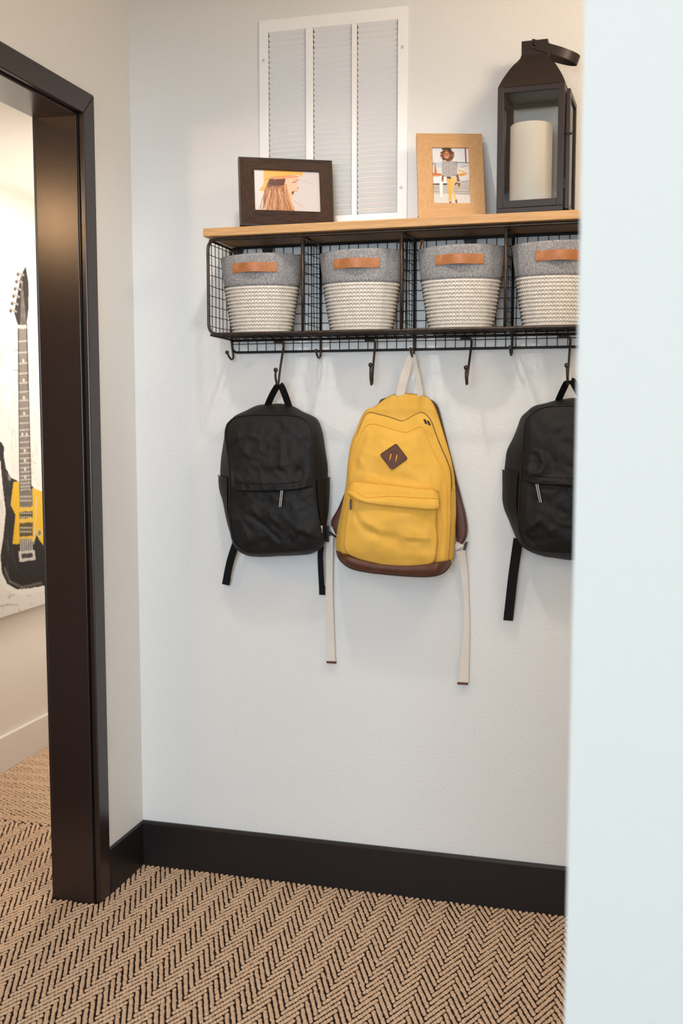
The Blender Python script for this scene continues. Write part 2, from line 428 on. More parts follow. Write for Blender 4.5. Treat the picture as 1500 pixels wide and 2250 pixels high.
struct(MB().box(FX, -LW, -2.3, 1.35, SIDE_CEIL, SIDE_CEIL + .06).build('ceiling.001', M['ceil']))
struct(MB().box(-LW - .004, -LW, JY + .02 + .06, 1.35, 0, SIDE_CEIL).build('wall_side.001', M['wall_side']))
struct(MB().box(FX, FX + .014, -2.3, 1.35, 0, HB).build('baseboard_far', M['white_trim'], bevel=.002))

# dark baseboards: board and a narrow eased cap
def baseboard(name, poly, d):
    struct(MB().prism(poly, d).build(name, M['trim_base'], bevel=.0015))
T = .014
baseboard('baseboard_back', [(0, 0, 0), (0, -T, 0), (0, -T, HB - .006), (0, -T + .005, HB), (0, 0, HB)], (2.3, 0, 0))
baseboard('baseboard_left', [(0, CASE_OUT, 0), (.007, CASE_OUT, 0), (.007, CASE_OUT, HB - .005), (.003, CASE_OUT, HB), (0, CASE_OUT, HB)], (0, -CASE_OUT - T, 0))

# doorway: jambs, head, casings on both faces of the wall, built from mitred boards
door = bpy.data.objects.new('door_1', None); COL.objects.link(door); door.location = (-.066, JY - .42, 0); ORG[door] = np.array([-.066, JY - .42, 0]); door['kind'] = 'structure'
JX0, JX1 = -.1285, -.0125; D2 = DY0 + .02
MB().box(JX0, JX1, JY, JY + .02, 0, JZ + .02).build('jamb', M['trim'], door, bevel=.0015)
MB().box(JX0, JX1, D2 - .02, D2, 0, JZ + .02).build('jamb', M['trim'], door, bevel=.0015)
MB().box(JX0, JX1, D2, JY, JZ, JZ + .02).build('head_jamb', M['trim'], door, bevel=.0015)
MB().box(JX1 - .001, -.009, JY + .003, JY + .012, 0, JZ + .005).build('jamb_joint', M['rivet'], door)
for k, (xa, xb) in enumerate(((-.0105, .005), (-.1375, -.130))):
    ci, co, zi, zo = (CASE_IN, CASE_OUT, 2.0365, 2.0930) if k == 0 else (JY + .004, JY + .06, JZ + .005, JZ + .062)
    di, do = D2 - (ci - JY), D2 - (co - JY)
    d = (xb - xa, 0, 0)
    MB().prism([(xa, ci, 0), (xa, co, 0), (xa, co, zo), (xa, ci, zi)], d).build('casing_leg', M['trim'], door, bevel=.003)
    MB().prism([(xa, di, 0), (xa, do, 0), (xa, do, zo), (xa, di, zi)], d).build('casing_leg', M['trim'], door, bevel=.003)
    MB().prism([(xa, ci, zi), (xa, co, zo), (xa, do, zo), (xa, di, zi)], d).build('casing_head', M['trim'], door, bevel=.003)

# carpet: loops of tan yarn standing in herringbone bars over the dark backing
def carpet():
    px, hw, py, dy = .2900, .0757/2, .0311, .0815
    nubs = []                                   # x, y, direction angle, half-length
    def bars(xr, yr, swap, keep):
        i0, i1 = int((xr[0]-px)/(2*hw)) - 1, int((xr[1]-px)/(2*hw)) + 1
        j0, j1 = int((yr[0]-dy)/py) - 2, int((yr[1]+dy)/py) + 2
        for i in range(i0, i1 + 1):
            for s in (-1, 1):
                for j in range(j0, j1 + 1):
                    x0 = (px if not swap else .184) + i*2*hw; y0 = j*py + .0100 + (py/2 if s > 0 else 0)
                    x1, y1 = x0 + s*hw, y0 - dy
                    L = math.hypot(hw, dy); ux, uy = (x1-x0)/L, (y1-y0)/L
                    nn = 9
                    for k in range(nn):
                        t = .003 + (L - .006)*(k + .5)/nn
                        X, Y = x0 + ux*t, y0 + uy*t
                        a = PI/2 + s*.12
                        if swap: X, Y, a = -Y*1.0, X, s*.12
                        if keep(X, Y): nubs.append((X, Y, a))
    def keep1(x, y):
        if y > .168: return False
        if x < .002: return x > FX + .012 and -.75 < y and not (-LW - .004 < x and y > JY - .004)
        return x < 1.50 and -1.56 < y < -T + .003
    bars((FX, 1.5), (-1.6, .17), False, keep1)
    bars((.16, 1.36), (.1, .9), True, lambda x, y: .172 < y < 1.34 and FX + .012 < x < -LW - .004)
    rnd = np.random.RandomState(3); N = np.array(nubs); n = len(N)
    k = 8; ang = 2*PI*np.arange(k)/k
    prof = [(1.0, -.15), (.93, .50), (.62, .90)]
    base = np.array([(r*math.cos(a), r*math.sin(a), h) for r, h in prof for a in ang] + [(0, 0, 1.0)])
    m = len(base); sc = np.array([.0076, .0047, .0036])
    B = base*sc
    a = N[:, 2] + rnd.normal(0, .12, n); sz = 1 + rnd.normal(0, .06, n)
    ca, sa = np.cos(a)[:, None], np.sin(a)[:, None]
    X = (B[None, :, 0]*ca - B[None, :, 1]*sa)*sz[:, None] + N[:, 0][:, None] + rnd.normal(0, .0004, n)[:, None]
    Y = (B[None, :, 0]*sa + B[None, :, 1]*ca)*sz[:, None] + N[:, 1][:, None] + rnd.normal(0, .0004, n)[:, None]
    Z = np.repeat(B[None, :, 2], n, 0)*(1 + rnd.normal(0, .08, n))[:, None]
    V = np.stack([X, Y, Z], -1).reshape(-1, 3)
    F = []
    for q in range(2):
        for i in range(k): F.append((q*k + i, q*k + (i+1) % k, q*k + k + (i+1) % k, q*k + k + i))
    T3 = [(2*k + i, 2*k + (i+1) % k, 3*k) for i in range(k)]
    me = bpy.data.meshes.new('carpet_pile')
    Q = np.array(F); T3 = np.array(T3); off = (np.arange(n)*m)[:, None, None]
    q = (Q[None] + off).reshape(-1); t = (T3[None] + off).reshape(-1)
    me.vertices.add(len(V)); me.vertices.foreach_set('co', V.astype(np.float32).ravel())
    nq, nt = len(q)//4, len(t)//3
    me.loops.add(len(q) + len(t)); me.loops.foreach_set('vertex_index', np.concatenate([q, t]).astype(np.int32))
    me.polygons.add(nq + nt)
    me.polygons.foreach_set('loop_start', np.concatenate([np.arange(nq)*4, nq*4 + np.arange(nt)*3]).astype(np.int32))
    me.polygons.foreach_set('use_smooth', np.ones(nq + nt, bool))
    me.update(calc_edges=True); me.validate()
    me.materials.append(M['yarn'])
    o = bpy.data.objects.new('carpet_pile', me); COL.objects.link(o); o.parent = fl; o['kind'] = 'stuff'
    o['label'] = 'tan looped pile woven in herringbone bars over a dark brown ground'
carpet()

# ------------------------------------------------------------------ return-air grille on the back wall
def vent():
    x0, x1, z0, z1 = .3727, .7672, 1.775, 2.3088
    t = thing('air_vent', 'white louvred air return grille screwed to the wall above the shelf', 'vent', ((x0+x1)/2, 0, z0))
    mb = MB(); y0, y1 = -.0045, -.0002
    cols = ((.3975, .4995), (.5190, .6218), (.6355, .7415)); zt, zb = 2.2785, 1.8045
    mb.box(x0, cols[0][0], y0, y1, z0, z1).box(cols[2][1], x1, y0, y1, z0, z1)
    mb.box(cols[0][0], cols[2][1], y0, y1, zt, z1).box(cols[0][0], cols[2][1], y0, y1, z0, zb)
    mb.box(cols[0][1], cols[1][0], y0, y1, zb, zt).box(cols[1][1], cols[2][0], y0, y1, zb, zt)
    mb.build('grille_plate', M['vent'], t, bevel=.0008)
    MB().box(VX0 + .002, VX1 - .002, .095, .1, VZ0 + .002, VZ1 - .002).box(VX0 + .002, VX1 - .002, .03, .095, VZ1 - .005, VZ1 - .002).build('duct_liner', M['duct'], t)
    MB().box(VX0 + .002, VX1 - .002, .022, .030, VZ0 + .002, VZ1 - .055).build('air_filter', M['filter'], t)
    nrow = 36; p = (zt - zb)/nrow
    for a, b in cols:
        me = None
        for i in range(nrow):
            zc = zt - i*p
            if me is None:
                mb = MB(); h = p*.82; w = b - a - .002
                A = [(0, -.0042, 0), (w, -.0042, 0), (w - .002, .0056, -h), (.001, .0056, -h)]
                mb.prism(A, (0, .0009, .0007))
                o = MB.build(mb, 'louver', M['vent'], None); me = o.data
            else:
                o = bpy.data.objects.new('louver', me); COL.objects.link(o)
            o.parent = t; o.location = (a + .001 - ORG[t][0], 0, zc - .0003 - ORG[t][2])
    for (sx, sz) in ((.3851, 2.2091), (.7540, 2.2096), (.7515, 1.8662), (.3851, 1.8662)):
        s = MB().cyl((sx, -.0045, sz), (0, -1, 0), .0048, .0016, 14, .0036).build('screw', M['white_trim'], t, smooth='auto')
        MB().obox((sx - .0025, -.0064, sz - .0003), (.005, 0, .001), (0, .0004, 0), (-.0002, 0, .0007)).build('slot', M['silver'], s)
vent()

# ------------------------------------------------------------------ the wall shelf
SX = [.291 + .249*k for k in range(5)]
FY, BY = -.165, -.0075
ZB, ZT = 1.495, 1.7305
SHELF_Z = 1.757
def shelf():
    t = thing('wall_shelf', 'wall shelf of dark wire cubbies with light oak top board and coat hooks', 'shelf', (.789, -.09, ZB))
    MB().box(.2825, 1.2965, -.1785, -.0015, 1.7362, SHELF_Z).build('top_board', M['shelf_wood'], t, bevel=.002)
    L, R = SX[0] - .001, SX[-1] + .001
    MB().tube(fillet([(L, FY, ZB), (R, FY, ZB), (R, FY, ZT), (L, FY, ZT)], .026, 8), .0040, 10, closed=True).build('front_frame', M['bronze'], t, True)
    MB().tube(fillet([(SX[0], BY, 1.4578), (SX[-1], BY, 1.4578), (SX[-1], BY, 1.7320), (SX[0], BY, 1.7320)], .016, 6), .0033, 8, closed=True).build('back_frame', M['blackwire'], t, True)
    MB().tube([(SX[0], -.012, 1.489), (SX[-1], -.012, 1.489)], .0034, 8).build('back_rail', M['blackwire'], t, True)
    for k, x in enumerate(SX):
        if 0 < k < 4:
            MB().tube([(x, FY, ZB), (x, FY, ZT)], .0040, 10).build('front_post', M['bronze'], t, True)
            MB().tube([(x, BY - .003, 1.4578), (x, BY - .003, 1.732)], .0032, 8).build('back_post', M['blackwire'], t, True)
        MB().tube([(x, FY + (.012 if k in (0, 4) else 0), ZB - .001), (x, BY, ZB - .004)], .0032, 8).build('side_rail', M['bronze'], t, True)
        MB().tube([(x, FY + (.012 if k in (0, 4) else 0), ZT), (x, BY, ZT - .001)], .0032, 8).build('side_rail', M['bronze'], t, True)
        mb = MB(); rnd = random.Random(k)
        for i in range(1, 7):
            y = FY + .0254*i - .006; mb.tube([(x, y, ZB - .002), (x + rnd.uniform(-.002, .002), y, (ZB+ZT)/2), (x, y, ZT)], .0010, 5)
        for j in range(1, 10):
            z = ZB + .0254*j - .004; mb.tube([(x, FY, z), (x + rnd.uniform(-.003, .003), -.10, z + rnd.uniform(-.003, .001)), (x, BY, z)], .0010, 5)
        mb.build('side_mesh', M['blackwire'], t, True)
    mb = MB()
    for i in range(39): 
        x = SX[0] + .0254*(i + .75); mb.tube([(x, BY + .003, 1.4578), (x, BY + .003, 1.732)], .0010, 5)
    for j in range(11):
        z = 1.4800 + .0254*j; mb.tube([(SX[0], BY + .0045, z), (SX[-1], BY + .0045, z)], .0010, 5)
    mb.build('back_mesh', M['blackwire'], t, True)
    mb = MB(); rnd = random.Random(5)
    for i in range(39):
        x = SX[0] + .0254*(i + .75); mb.tube([(x, FY, ZB + .001), (x, -.09, ZB - .002), (x, -.012, ZB - .003)], .0010, 5)
    for j in range(1, 7):
        y = FY + .0254*j - .006; mb.tube([(SX[0], y, ZB), (.6, y, ZB - .001), (SX[-1], y, ZB)], .0010, 5)
    mb.build('bottom_mesh', M['blackwire'], t, True)
    for x in (.312, .395, .93, 1.265):
        tb = MB().prism([(x - .016, -.0125, 1.7275), (x + .016, -.0125, 1.7275), (x + .010, -.0125, 1.7120), (x - .010, -.0125, 1.7090)], (0, .0022, 0)).build('hanging_tab', M['blackwire'], t)
        MB().cyl((x - .002, -.0122, 1.7195), (0, -1, 0), .0038, .002, 12).build('screw_head', M['bronze'], tb, 'auto')
    # short hooks under the dividers
    for k, x in enumerate(SX):
        lean = (.010, .003, .002, .001, 0)[k]
        P = smooth_path([(x, -.013, 1.490), (x + lean*.3, -.015, 1.470), (x + lean*.8, -.020, 1.449), (x + lean, -.029, 1.4395), (x + lean, -.041, 1.4385), (x + lean*.8, -.051, 1.4450), (x + lean*.5, -.057, 1.4555)], 6)
        h = MB().tube(P, .0027, 8).build('short_hook', M['bronze'], t, True)
        MB().ball(P[-1], .0052).build('ball_tip', M['bronze'], h, True)
    # long swivel hooks on sleeves along the back rail
    data = ((.4440, -.072, 1.3690, .4440, -.093, 1.4062), (.6915, -.060, 1.3680, .6912, -.076, 1.4165), (.9395, -.092, 1.3660, .9390, -.110, 1.4055), (1.1812, -.078, 1.3650, 1.1790, -.108, 1.4080))
    for (x, yb, zb, xt, yt, zt) in data:
        y0 = -.030; ym = (yb + yt)/2 - .002
        P = fillet([(x - .026, y0 + .010, 1.4835), (x - .004, y0, 1.4825), (x, y0, 1.474)], .006, 4, closed=False)
        P += smooth_path([(x, y0 - .001, 1.466), (x - .001, y0 + (yb - y0)*.6, 1.41), (x - .002, yb + .010, zb + .016), (x, yb, zb + .004), (x, ym, zb), (x, (ym + yt)/2, zb + .006), (x - .001, yt, zb + .020), (xt, yt - .001, zt)], 7)
        h = MB().tube(P, .0030, 8).build('long_hook', M['bronze'], t, True)
        MB().ball((xt, yt - .001, zt), .0060).build('ball_tip', M['bronze'], h, True)
        MB().tube([(x - .028, y0 + .010, 1.4835), (x - .012, y0 + .0055, 1.4832)], .0050, 10).tube([(x - .020, y0 + .008, 1.4835), (x - .020, -.013, 1.4905)], .0032, 8).build('sleeve', M['bronze'], h, 'auto')
shelf()

# ------------------------------------------------------------------ rope and felt baskets in the cubbies
def basket_parts(t, c):
    """all parts of a basket around (c) = base centre"""
    cx, cy, z0 = c; N = 112
    zf, z1 = z0 + .117, z0 + .1935
    def ab(z):
        k = (z - z0)/(z1 - z0); s = .0755 + .0305*(k**.85); return s, s*.66
    def ring(z, off=0, n=N):
        a, b = ab(z); P = []
        for i in range(n + 1):
            th = 2*PI*i/n; P.append((cx + (a+off)*math.sin(th), cy - (b+off)*math.cos(th), z))
        return np.array(P)
    # felt band with a folded rim
    rows, uv = [], []
    for z, off in ((zf - .004, .0005), (zf, .0018), (zf + .02, .0022), (zf + .045, .0020), (z1 - .006, .0018), (z1, .0015), (z1 + .001, -.0005), (z1, -.0025), (z1 - .02, -.0035), (zf, -.0045)):
        r = ring(z, off); th = np.linspace(0, 2*PI, N + 1)
        r[:, 2] += .0016*np.sin(2*th + .6)*((z - zf)/(z1 - zf)); rows.append(r)
    MB().loft(rows).build('felt_band', M['felt'], t, True)
    # stacked rope coils
    n = 13; rh = (zf - z0)/n; rows, uv = [], []; per = 66
    rows.append(np.array([[cx, cy, z0 + .001]]*(N+1))); uv.append([(i/N*per, 0) for i in range(N+1)])
    for r_ in range(n):
        for q in range(6):
            f = q/6; z = z0 + rh*(r_ + f); off = .0026*math.sin(PI*f)**.7 - .0004
            rows.append(ring(z, off)); uv.append([(i/N*per, r_ + f) for i in range(N+1)])
    MB().loft(rows, uv=uv).build('rope_body', M['rope'], t, True)
    # zigzag stitching between coils, and the zigzag along the felt edge
    mb = MB(); npt = per*2
    for r_ in range(1, n + 1):
        P = []
        for i in range(npt):
            th = 2*PI*i/npt
            if not (-PI*.62 < (th if th < PI else th - 2*PI) < PI*.62): continue
            up = (i % 2); z = z0 + rh*r_ + (.0023 if up else -.0027) + (.0015 if r_ == n else 0); a, b = ab(z); o_ = .0027 if r_ < n else .0034
            P.append((th if th < PI else th - 2*PI, (cx + (a+o_)*math.sin(th), cy - (b+o_)*math.cos(th), z)))
        P.sort(key=lambda q: q[0]); mb.tube([q[1] for q in P], .00054, 4)
    s = mb.build('stitching', M['thread'], t, True); s['kind'] = 'stuff'
    # leather handle front and back
    for sgn in (1, -1):
        zc = z0 + .1605; hw = .0565; W = .0235
        rows = []; th_ = .0022
        def hp(u, z, off):
            a, b = ab(z); x = u*hw; ph = math.asin(max(-1, min(1, x/(a+.002)))); e = .0024 + off
            return np.array([cx + sgn*(a + e)*math.sin(ph), cy - sgn*(b + e)*math.cos(ph), z])
        mb = MB(); us = np.linspace(-1, 1, 33)
        def puff(u): 
            q = abs(u)
            return 0 if q > .70 else .0095*(math.cos(PI*q/.70)*.5 + .5)**.75
        loop = []
        for (dz, o_) in ((-W/2, 0), (-W/2, th_), (-W/4, th_ + .0006), (W/4, th_ + .0006), (W/2, th_), (W/2, 0), (-W/2, 0)):
            loop.append([hp(u, zc + dz, o_ + puff(u)) for u in us])
        mb.loft(loop, flip=(sgn > 0))
        for e in (0, -1): mb.add([r[e] for r in loop[:6]], [tuple(range(6))])
        hd = mb.build('handle', M['tan_leather'], t, 'auto')
        mb = MB()
        for s_ in (-1, 1):
            u0, u1, ii = .74*s_, .97*s_, .0088
            Q = [hp(u0, zc - ii, th_ + .0008), hp(u1, zc - ii, th_ + .0008), hp(u1, zc + ii, th_ + .0008), hp(u0, zc + ii, th_ + .0008)]
            mb.tube(Q, .00055, 4, closed=True); mb.tube([Q[0], Q[2]], .00055, 4)
        mb.build('seam', M['tan_thread'], hd, True)
BASE_Z = ZB + .0045
bases = [(.4035, -.0835), (.6690, -.0845), (.9205, -.0840), (1.1500, -.0845)]
rots = [.05, .03, .08, .20]
labels = ['grey felt and white rope basket in the cubby at the free end of the shelf',
          'rope basket in the second cubby, tan handle tab peeking above its right rim',
          'rope basket in the third cubby, tan handle tab rising at its left rim',
          'rope basket below the black lantern, partly cut off by the near wall']
first = None
for k in range(4):
    x, y = bases[k]
    if first is None:
        t = thing('storage_basket', labels[0], 'basket', (x, y, BASE_Z), 'rope baskets in the wire cubbies'); basket_parts(t, (x, y, BASE_Z)); first = t
    else:
        t = first.copy(); COL.objects.link(t); t.location = (x, y, BASE_Z); ORG[t] = np.array([x, y, BASE_Z]); t['label'] = labels[k]
        for ch in list(first.children):
            c = ch.copy(); COL.objects.link(c); c.parent = t
            for g in list(ch.children):
                d = g.copy(); COL.objects.link(d); d.parent = c
    t.rotation_euler = (0, 0, rots[k])
ALLB = [o for o in COL.objects if o.name.startswith('storage_basket')]
# the leather side tabs that show above two rims
for bi, dx in ((1, .099), (2, -.100)):
    t = ALLB[bi]; x, y = bases[bi]; ca = rots[bi]
    P = [(dx, .012, .172), (dx*1.03, .014, .198), (dx*1.01, .016, .213), (dx*.97, .018, .218), (dx*.95, .02, .200)]
    org = ORG[t]; mb = MB().ribbon([org + np.array(p) for p in smooth_path(P, 5)], .022, .002, (0.0, 1, 0))
    mb.build('side_tab', M['tan_leather'], t, 'auto')

# ------------------------------------------------------------------ picture frames
def picture_frame(t, O, th, tilt, w, h, bx, bz, ow, oh, prof, mv, mh, rim_m, raster, leg_du, thick, pz=-.0035):
    c, s, ca, sa = math.cos(th), math.sin(th), math.cos(tilt), math.sin(tilt)
    e = np.array([c, s, 0]); up = np.array([-s*sa, c*sa, ca]); n = np.array([s*ca, -c*ca, sa])
    O = np.array(O, float); P = lambda u, v, d: O + e*u + up*v + n*d
    bt = h - bz - oh; br = w - bx - ow
    # cross-section: (fraction across the rail from the outer edge, height)
    def corner(k, f, d):
        L, R, B, T_ = bx*f, w - br*f, bz*f, h - bt*f
        return P(*[(L, B), (R, B), (R, T_), (L, T_)][k], d)
    for k in range(4):
        rows = [[corner(k, f, d), corner((k+1) % 4, f, d)] for f, d in prof]
        mb = MB().loft(rows + [rows[0]])
        for q in (0, 1): mb.add([r[q] for r in rows], [tuple(range(len(rows)))])
        mb.build('frame_rail', (mh if k % 2 == 0 else mv), t, label=None)
    if rim_m:
        mb = MB(); r0 = prof[0][1]
        for k in range(4):
            a, b = corner(k, 0, .0006), corner((k+1) % 4, 0, .0006); a2, b2 = corner(k, .09, .0012), corner((k+1) % 4, .09, .0012)
            mb.loft([[a, b], [a2, b2]])
        mb.build('rim', rim_m, t)
    raster.mesh('photo', M['photo_print'], t, P(bx - .002, bz + oh + .002, pz), e*(ow + .004), -up*(oh + .004), .74)
    MB().obox(P(.004, .004, -thick + .001), e*(w - .008), up*(h - .008), n*.003).build('backing', M['backing'], t)
    # easel leg
    top = P(w*.5 + leg_du*.4, h*.62, -thick + .001); foot = P(w*.5 + leg_du, 0, -thick); back = np.array([-s, c, 0])
    foot = foot + back*.050; foot[2] = SHELF_Z + .0005
    if foot[1] > -.006: foot = foot + back*((-.006 - foot[1])/c)
    wv = e*.036
    MB().obox(top - wv/2, wv, foot - top, n*.003).build('easel_leg', M['grey_leg'], t)

R1 = Raster(170, 118, (222, 213, 210))
def photo_girl():
    T0 = np.array([285., 290.]); eu = np.array([891., 38.]); ev = np.array([36., 550.]); A = np.linalg.inv(np.stack([eu, ev], 1))
    Q = lambda *p: [tuple(A @ (np.array(q, float) - T0)) for q in p]
    S = lambda x: x/891.
    R1.poly([(0, 0), (.35, 0), (.2, 1), (0, 1)], (232, 226, 220), .7)
    R1.poly(Q((330, 800), (440, 800), (540, 860), (320, 860)), (240, 232, 224))
    R1.line(Q((320, 815), (380, 800), (430, 812), (465, 845)), S(5), (150, 130, 110), .7)
    # hair
    R1.poly(Q((505, 420), (610, 395), (720, 400), (725, 520), (740, 600), (780, 700), (830, 790), (860, 870), (470, 870), (460, 780), (430, 700), (440, 600), (440, 550)), (178, 112, 66))
    R1.poly(Q((500, 425), (720, 425), (715, 500), (640, 520), (540, 520), (470, 560)), (98, 52, 30))
    # face
    R1.poly(Q((725, 395), (890, 385), (895, 440), (880, 470), (890, 510), (912, 545), (885, 560), (880, 585), (855, 600), (835, 605), (832, 650), (815, 685), (790, 705), (770, 690), (735, 620), (705, 530), (712, 470)), (240, 200, 168))
    R1.poly(Q((708, 470), (740, 500), (760, 600), (800, 690), (770, 695), (725, 610), (700, 540)), (224, 160, 112), .9)
    R1.poly(Q((805, 590), (850, 585), (835, 605), (825, 635), (808, 615)), (120, 50, 38))
    R1.line(Q((820, 470), (850, 462), (885, 440)), S(12), (190, 140, 108)); R1.line(Q((812, 470), (845, 470)), S(7), (120, 76, 56))
    R1.line(Q((820, 440), (880, 430)), S(9), (210, 160, 120), .8); R1.disc(*Q((888, 548))[0], S(16), .03, (226, 158, 120), .8)
    R1.line(Q((850, 575), (880, 590)), S(7), (206, 110, 92), .8)
    # cap
    R1.poly(Q((430, 296), (870, 318), (950, 340), (945, 390), (900, 375), (800, 370), (640, 400), (520, 405), (440, 440), (425, 400)), (243, 188, 88))
    R1.poly(Q((440, 440), (515, 408), (480, 480), (440, 580), (370, 575), (420, 510)), (240, 186, 96))
    R1.line(Q((430, 445), (540, 400), (800, 378), (900, 395)), S(8), (206, 134, 56), .8)
    R1.poly(Q((560, 405), (720, 385), (890, 385), (890, 405), (720, 420), (560, 432)), (232, 160, 110), .9)
    rnd = random.Random(4)
    for i in range(150):
        x0 = rnd.uniform(470, 740); y0 = rnd.uniform(510, 620); x1 = x0 + (x0 - 600)*.55 + rnd.uniform(-45, 75); y1 = rnd.uniform(780, 880)
        xm, ym = (x0+x1)/2 + rnd.uniform(-22, 14), (y0+y1)/2
        c = rnd.choice([(222, 160, 108), (202, 136, 84), (150, 88, 50), (232, 184, 138), (120, 70, 42), (242, 202, 162)])
        R1.line(Q((x0, y0), (xm, ym), (x1, y1)), S(rnd.uniform(4, 11)), c, rnd.uniform(.35, .8))
    for P_ in (((890, 440), (1000, 462), (1100, 495)), ((800, 690), (900, 740), (1000, 810)), ((560, 530), (700, 590), (860, 640)), ((480, 500), (620, 520), (740, 500)), ((780, 690), (830, 780), (860, 855)), ((830, 700), (920, 780), (960, 800)), ((470, 680), (600, 690), (760, 680))):
        R1.line(Q(*P_), S(5), (206, 158, 120), .65)
photo_girl()
R2 = Raster(118, 176, (226, 226, 224))
def photo_boat():
    T0 = np.array([388., 378.]); eu = np.array([676., 8.]); ev = np.array([41., 1012.]); A = np.linalg.inv(np.stack([eu, ev], 1))
    Q = lambda *p: [tuple(A @ (np.array(q, float) - T0)) for q in p]
    S = lambda x: x/676.
    R2.poly([(0, 0), (1, 0), (1, .27), (0, .27)], (232, 233, 234)); R2.poly([(0, .26), (1, .26), (1, .34), (0, .36)], (206, 212, 218))
    R2.poly([(0, .60), (1, .58), (1, .84), (0, .80)], (196, 190, 182)); R2.poly([(0, .80), (1, .86), (1, 1), (0, 1)], (226, 220, 214))
    R2.line(Q((840, 648), (1075, 660)), S(14), (120, 110, 106)); R2.poly(Q((985, 385), (1005, 385), (1015, 650), (995, 650)), (150, 76, 40)); R2.poly(Q((1005, 400), (1060, 400), (1065, 640), (1015, 640)), (236, 236, 238))
    R2.line(Q((410, 665), (480, 680)), S(10), (90, 80, 80)); R2.poly(Q((458, 700), (475, 690), (500, 860), (455, 870)), (198, 120, 60))
    R2.poly(Q((410, 838), (580, 850), (580, 885), (415, 885)), (222, 118, 60)); R2.line(Q((415, 900), (570, 905)), S(10), (150, 92, 66))
    R2.poly(Q((415, 900), (660, 900), (680, 1020), (430, 1020)), (240, 240, 240)); R2.line(Q((440, 1032), (545, 1036)), S(18), (60, 56, 56)); R2.line(Q((600, 1036), (690, 1034)), S(26), (70, 64, 62)); R2.line(Q((800, 1048), (850, 1016)), S(22), (70, 62, 58))
    R2.poly(Q((880, 850), (1040, 840), (980, 885), (890, 900)), (226, 160, 62)); R2.poly(Q((860, 760), (1030, 770), (1035, 840), (870, 850)), (240, 226, 200)); R2.line(Q((870, 790), (990, 830)), S(9), (196, 110, 60)); R2.line(Q((930, 740), (1010, 720)), S(10), (206, 150, 90))
    R2.line(Q((880, 1010), (980, 995), (1060, 960)), S(6), (150, 140, 132)); R2.poly(Q((545, 1000), (605, 1000), (600, 1260), (560, 1260)), (244, 243, 243))
    for y, c in ((1100, (150, 130, 120)), (1160, (130, 118, 112)), (1200, (150, 138, 130)), (1060, (176, 160, 150))):
        R2.line(Q((800, y), (960, y + 12), (1090, y + 4)), S(8), c, .7); R2.line(Q((430, y), (540, y + 6)), S(8), c, .6)
    # legs, jeans
    R2.poly(Q((720, 1340), (755, 1340), (752, 1396), (722, 1396)), (110, 58, 36)); R2.poly(Q((812, 1310), (850, 1300), (862, 1396), (838, 1396)), (150, 90, 62))
    R2.poly(Q((665, 930), (740, 925), (760, 1150), (765, 1345), (708, 1350), (700, 1180)), (232, 186, 96)); R2.poly(Q((735, 925), (838, 900), (815, 1010), (785, 1150), (850, 1300), (815, 1320), (760, 1180), (745, 1100)), (238, 202, 124))
    R2.line(Q((690, 1178), (760, 1180)), S(10), (206, 158, 74), .8); R2.line(Q((765, 1000), (770, 1160)), S(8), (206, 160, 80), .8)
    # arms
    R2.poly(Q((585, 880), (620, 890), (612, 985), (580, 985)), (160, 96, 66)); R2.poly(Q((832, 850), (868, 845), (905, 1010), (905, 1070), (880, 1095), (860, 1040)), (152, 92, 64)); R2.line(Q((855, 1000), (908, 1002)), S(16), (240, 232, 224))
    # sweater
    R2.poly(Q((630, 612), (770, 605), (830, 680), (850, 760), (868, 845), (840, 880), (825, 850), (760, 905), (690, 900), (640, 885), (585, 890), (598, 780), (585, 650)), (244, 240, 238))
    for y in range(640, 890, 27): R2.line(Q((590, y - 2), (700, y + 10), (790, y), (850, y + 6)), S(11), (58, 40, 44), .95)
    R2.poly(Q((668, 905), (750, 905), (745, 940), (675, 935)), (90, 70, 52))
    # head
    R2.poly(Q((670, 570), (725, 570), (720, 620), (680, 630)), (150, 88, 60))
    rnd = random.Random(8)
    R2.disc(*Q((680, 515))[0], S(112), .105, (110, 66, 46))
    for i in range(90):
        a = rnd.uniform(0, 2*PI); r = rnd.uniform(.45, 1.05); x, y = 682 + 118*r*math.cos(a), 520 + 105*r*math.sin(a)
        R2.disc(*Q((x, y))[0], S(rnd.uniform(8, 17)), .013, rnd.choice([(128, 80, 58), (92, 52, 36), (160, 112, 86), (70, 40, 28)]), .8)
    R2.disc(*Q((668, 520))[0], S(52), .068, (196, 132, 94)); R2.line(Q((590, 415), (660, 398), (740, 418)), S(24), (50, 44, 44))
    R2.line(Q((640, 550), (665, 562), (692, 545)), S(9), (236, 210, 196)); R2.line(Q((640, 502), (658, 500)), S(7), (70, 40, 30)); R2.line(Q((682, 498), (700, 492)), S(7), (70, 40, 30)); R2.line(Q((668, 510), (666, 532)), S(7), (170, 106, 72))
photo_boat()
t = thing('photo_frame', 'dark brown wooden photo frame showing a woman in a yellow cap', 'picture frame', (.47, -.12, SHELF_Z))
THK = .017; tl = .20
picture_frame(t, (.3805, -.174, SHELF_Z + THK*math.sin(tl) + .0008), .45, tl, .2380, .1775, .0370, .0345, .1643, .1048,
              [(0, -THK), (0, 0), (.09, .0008), (.12, .0002), (.97, .0180), (1, .0170), (1, .004), (.9, -THK)], M['walnut_v'], M['walnut_h'], M['walnut_rim'], R1, 0, THK, .013)
t = thing('photo_frame', 'light oak photo frame showing a child in a striped sweater', 'picture frame', (.90, -.09, SHELF_Z))
tl = .334; THK = .012
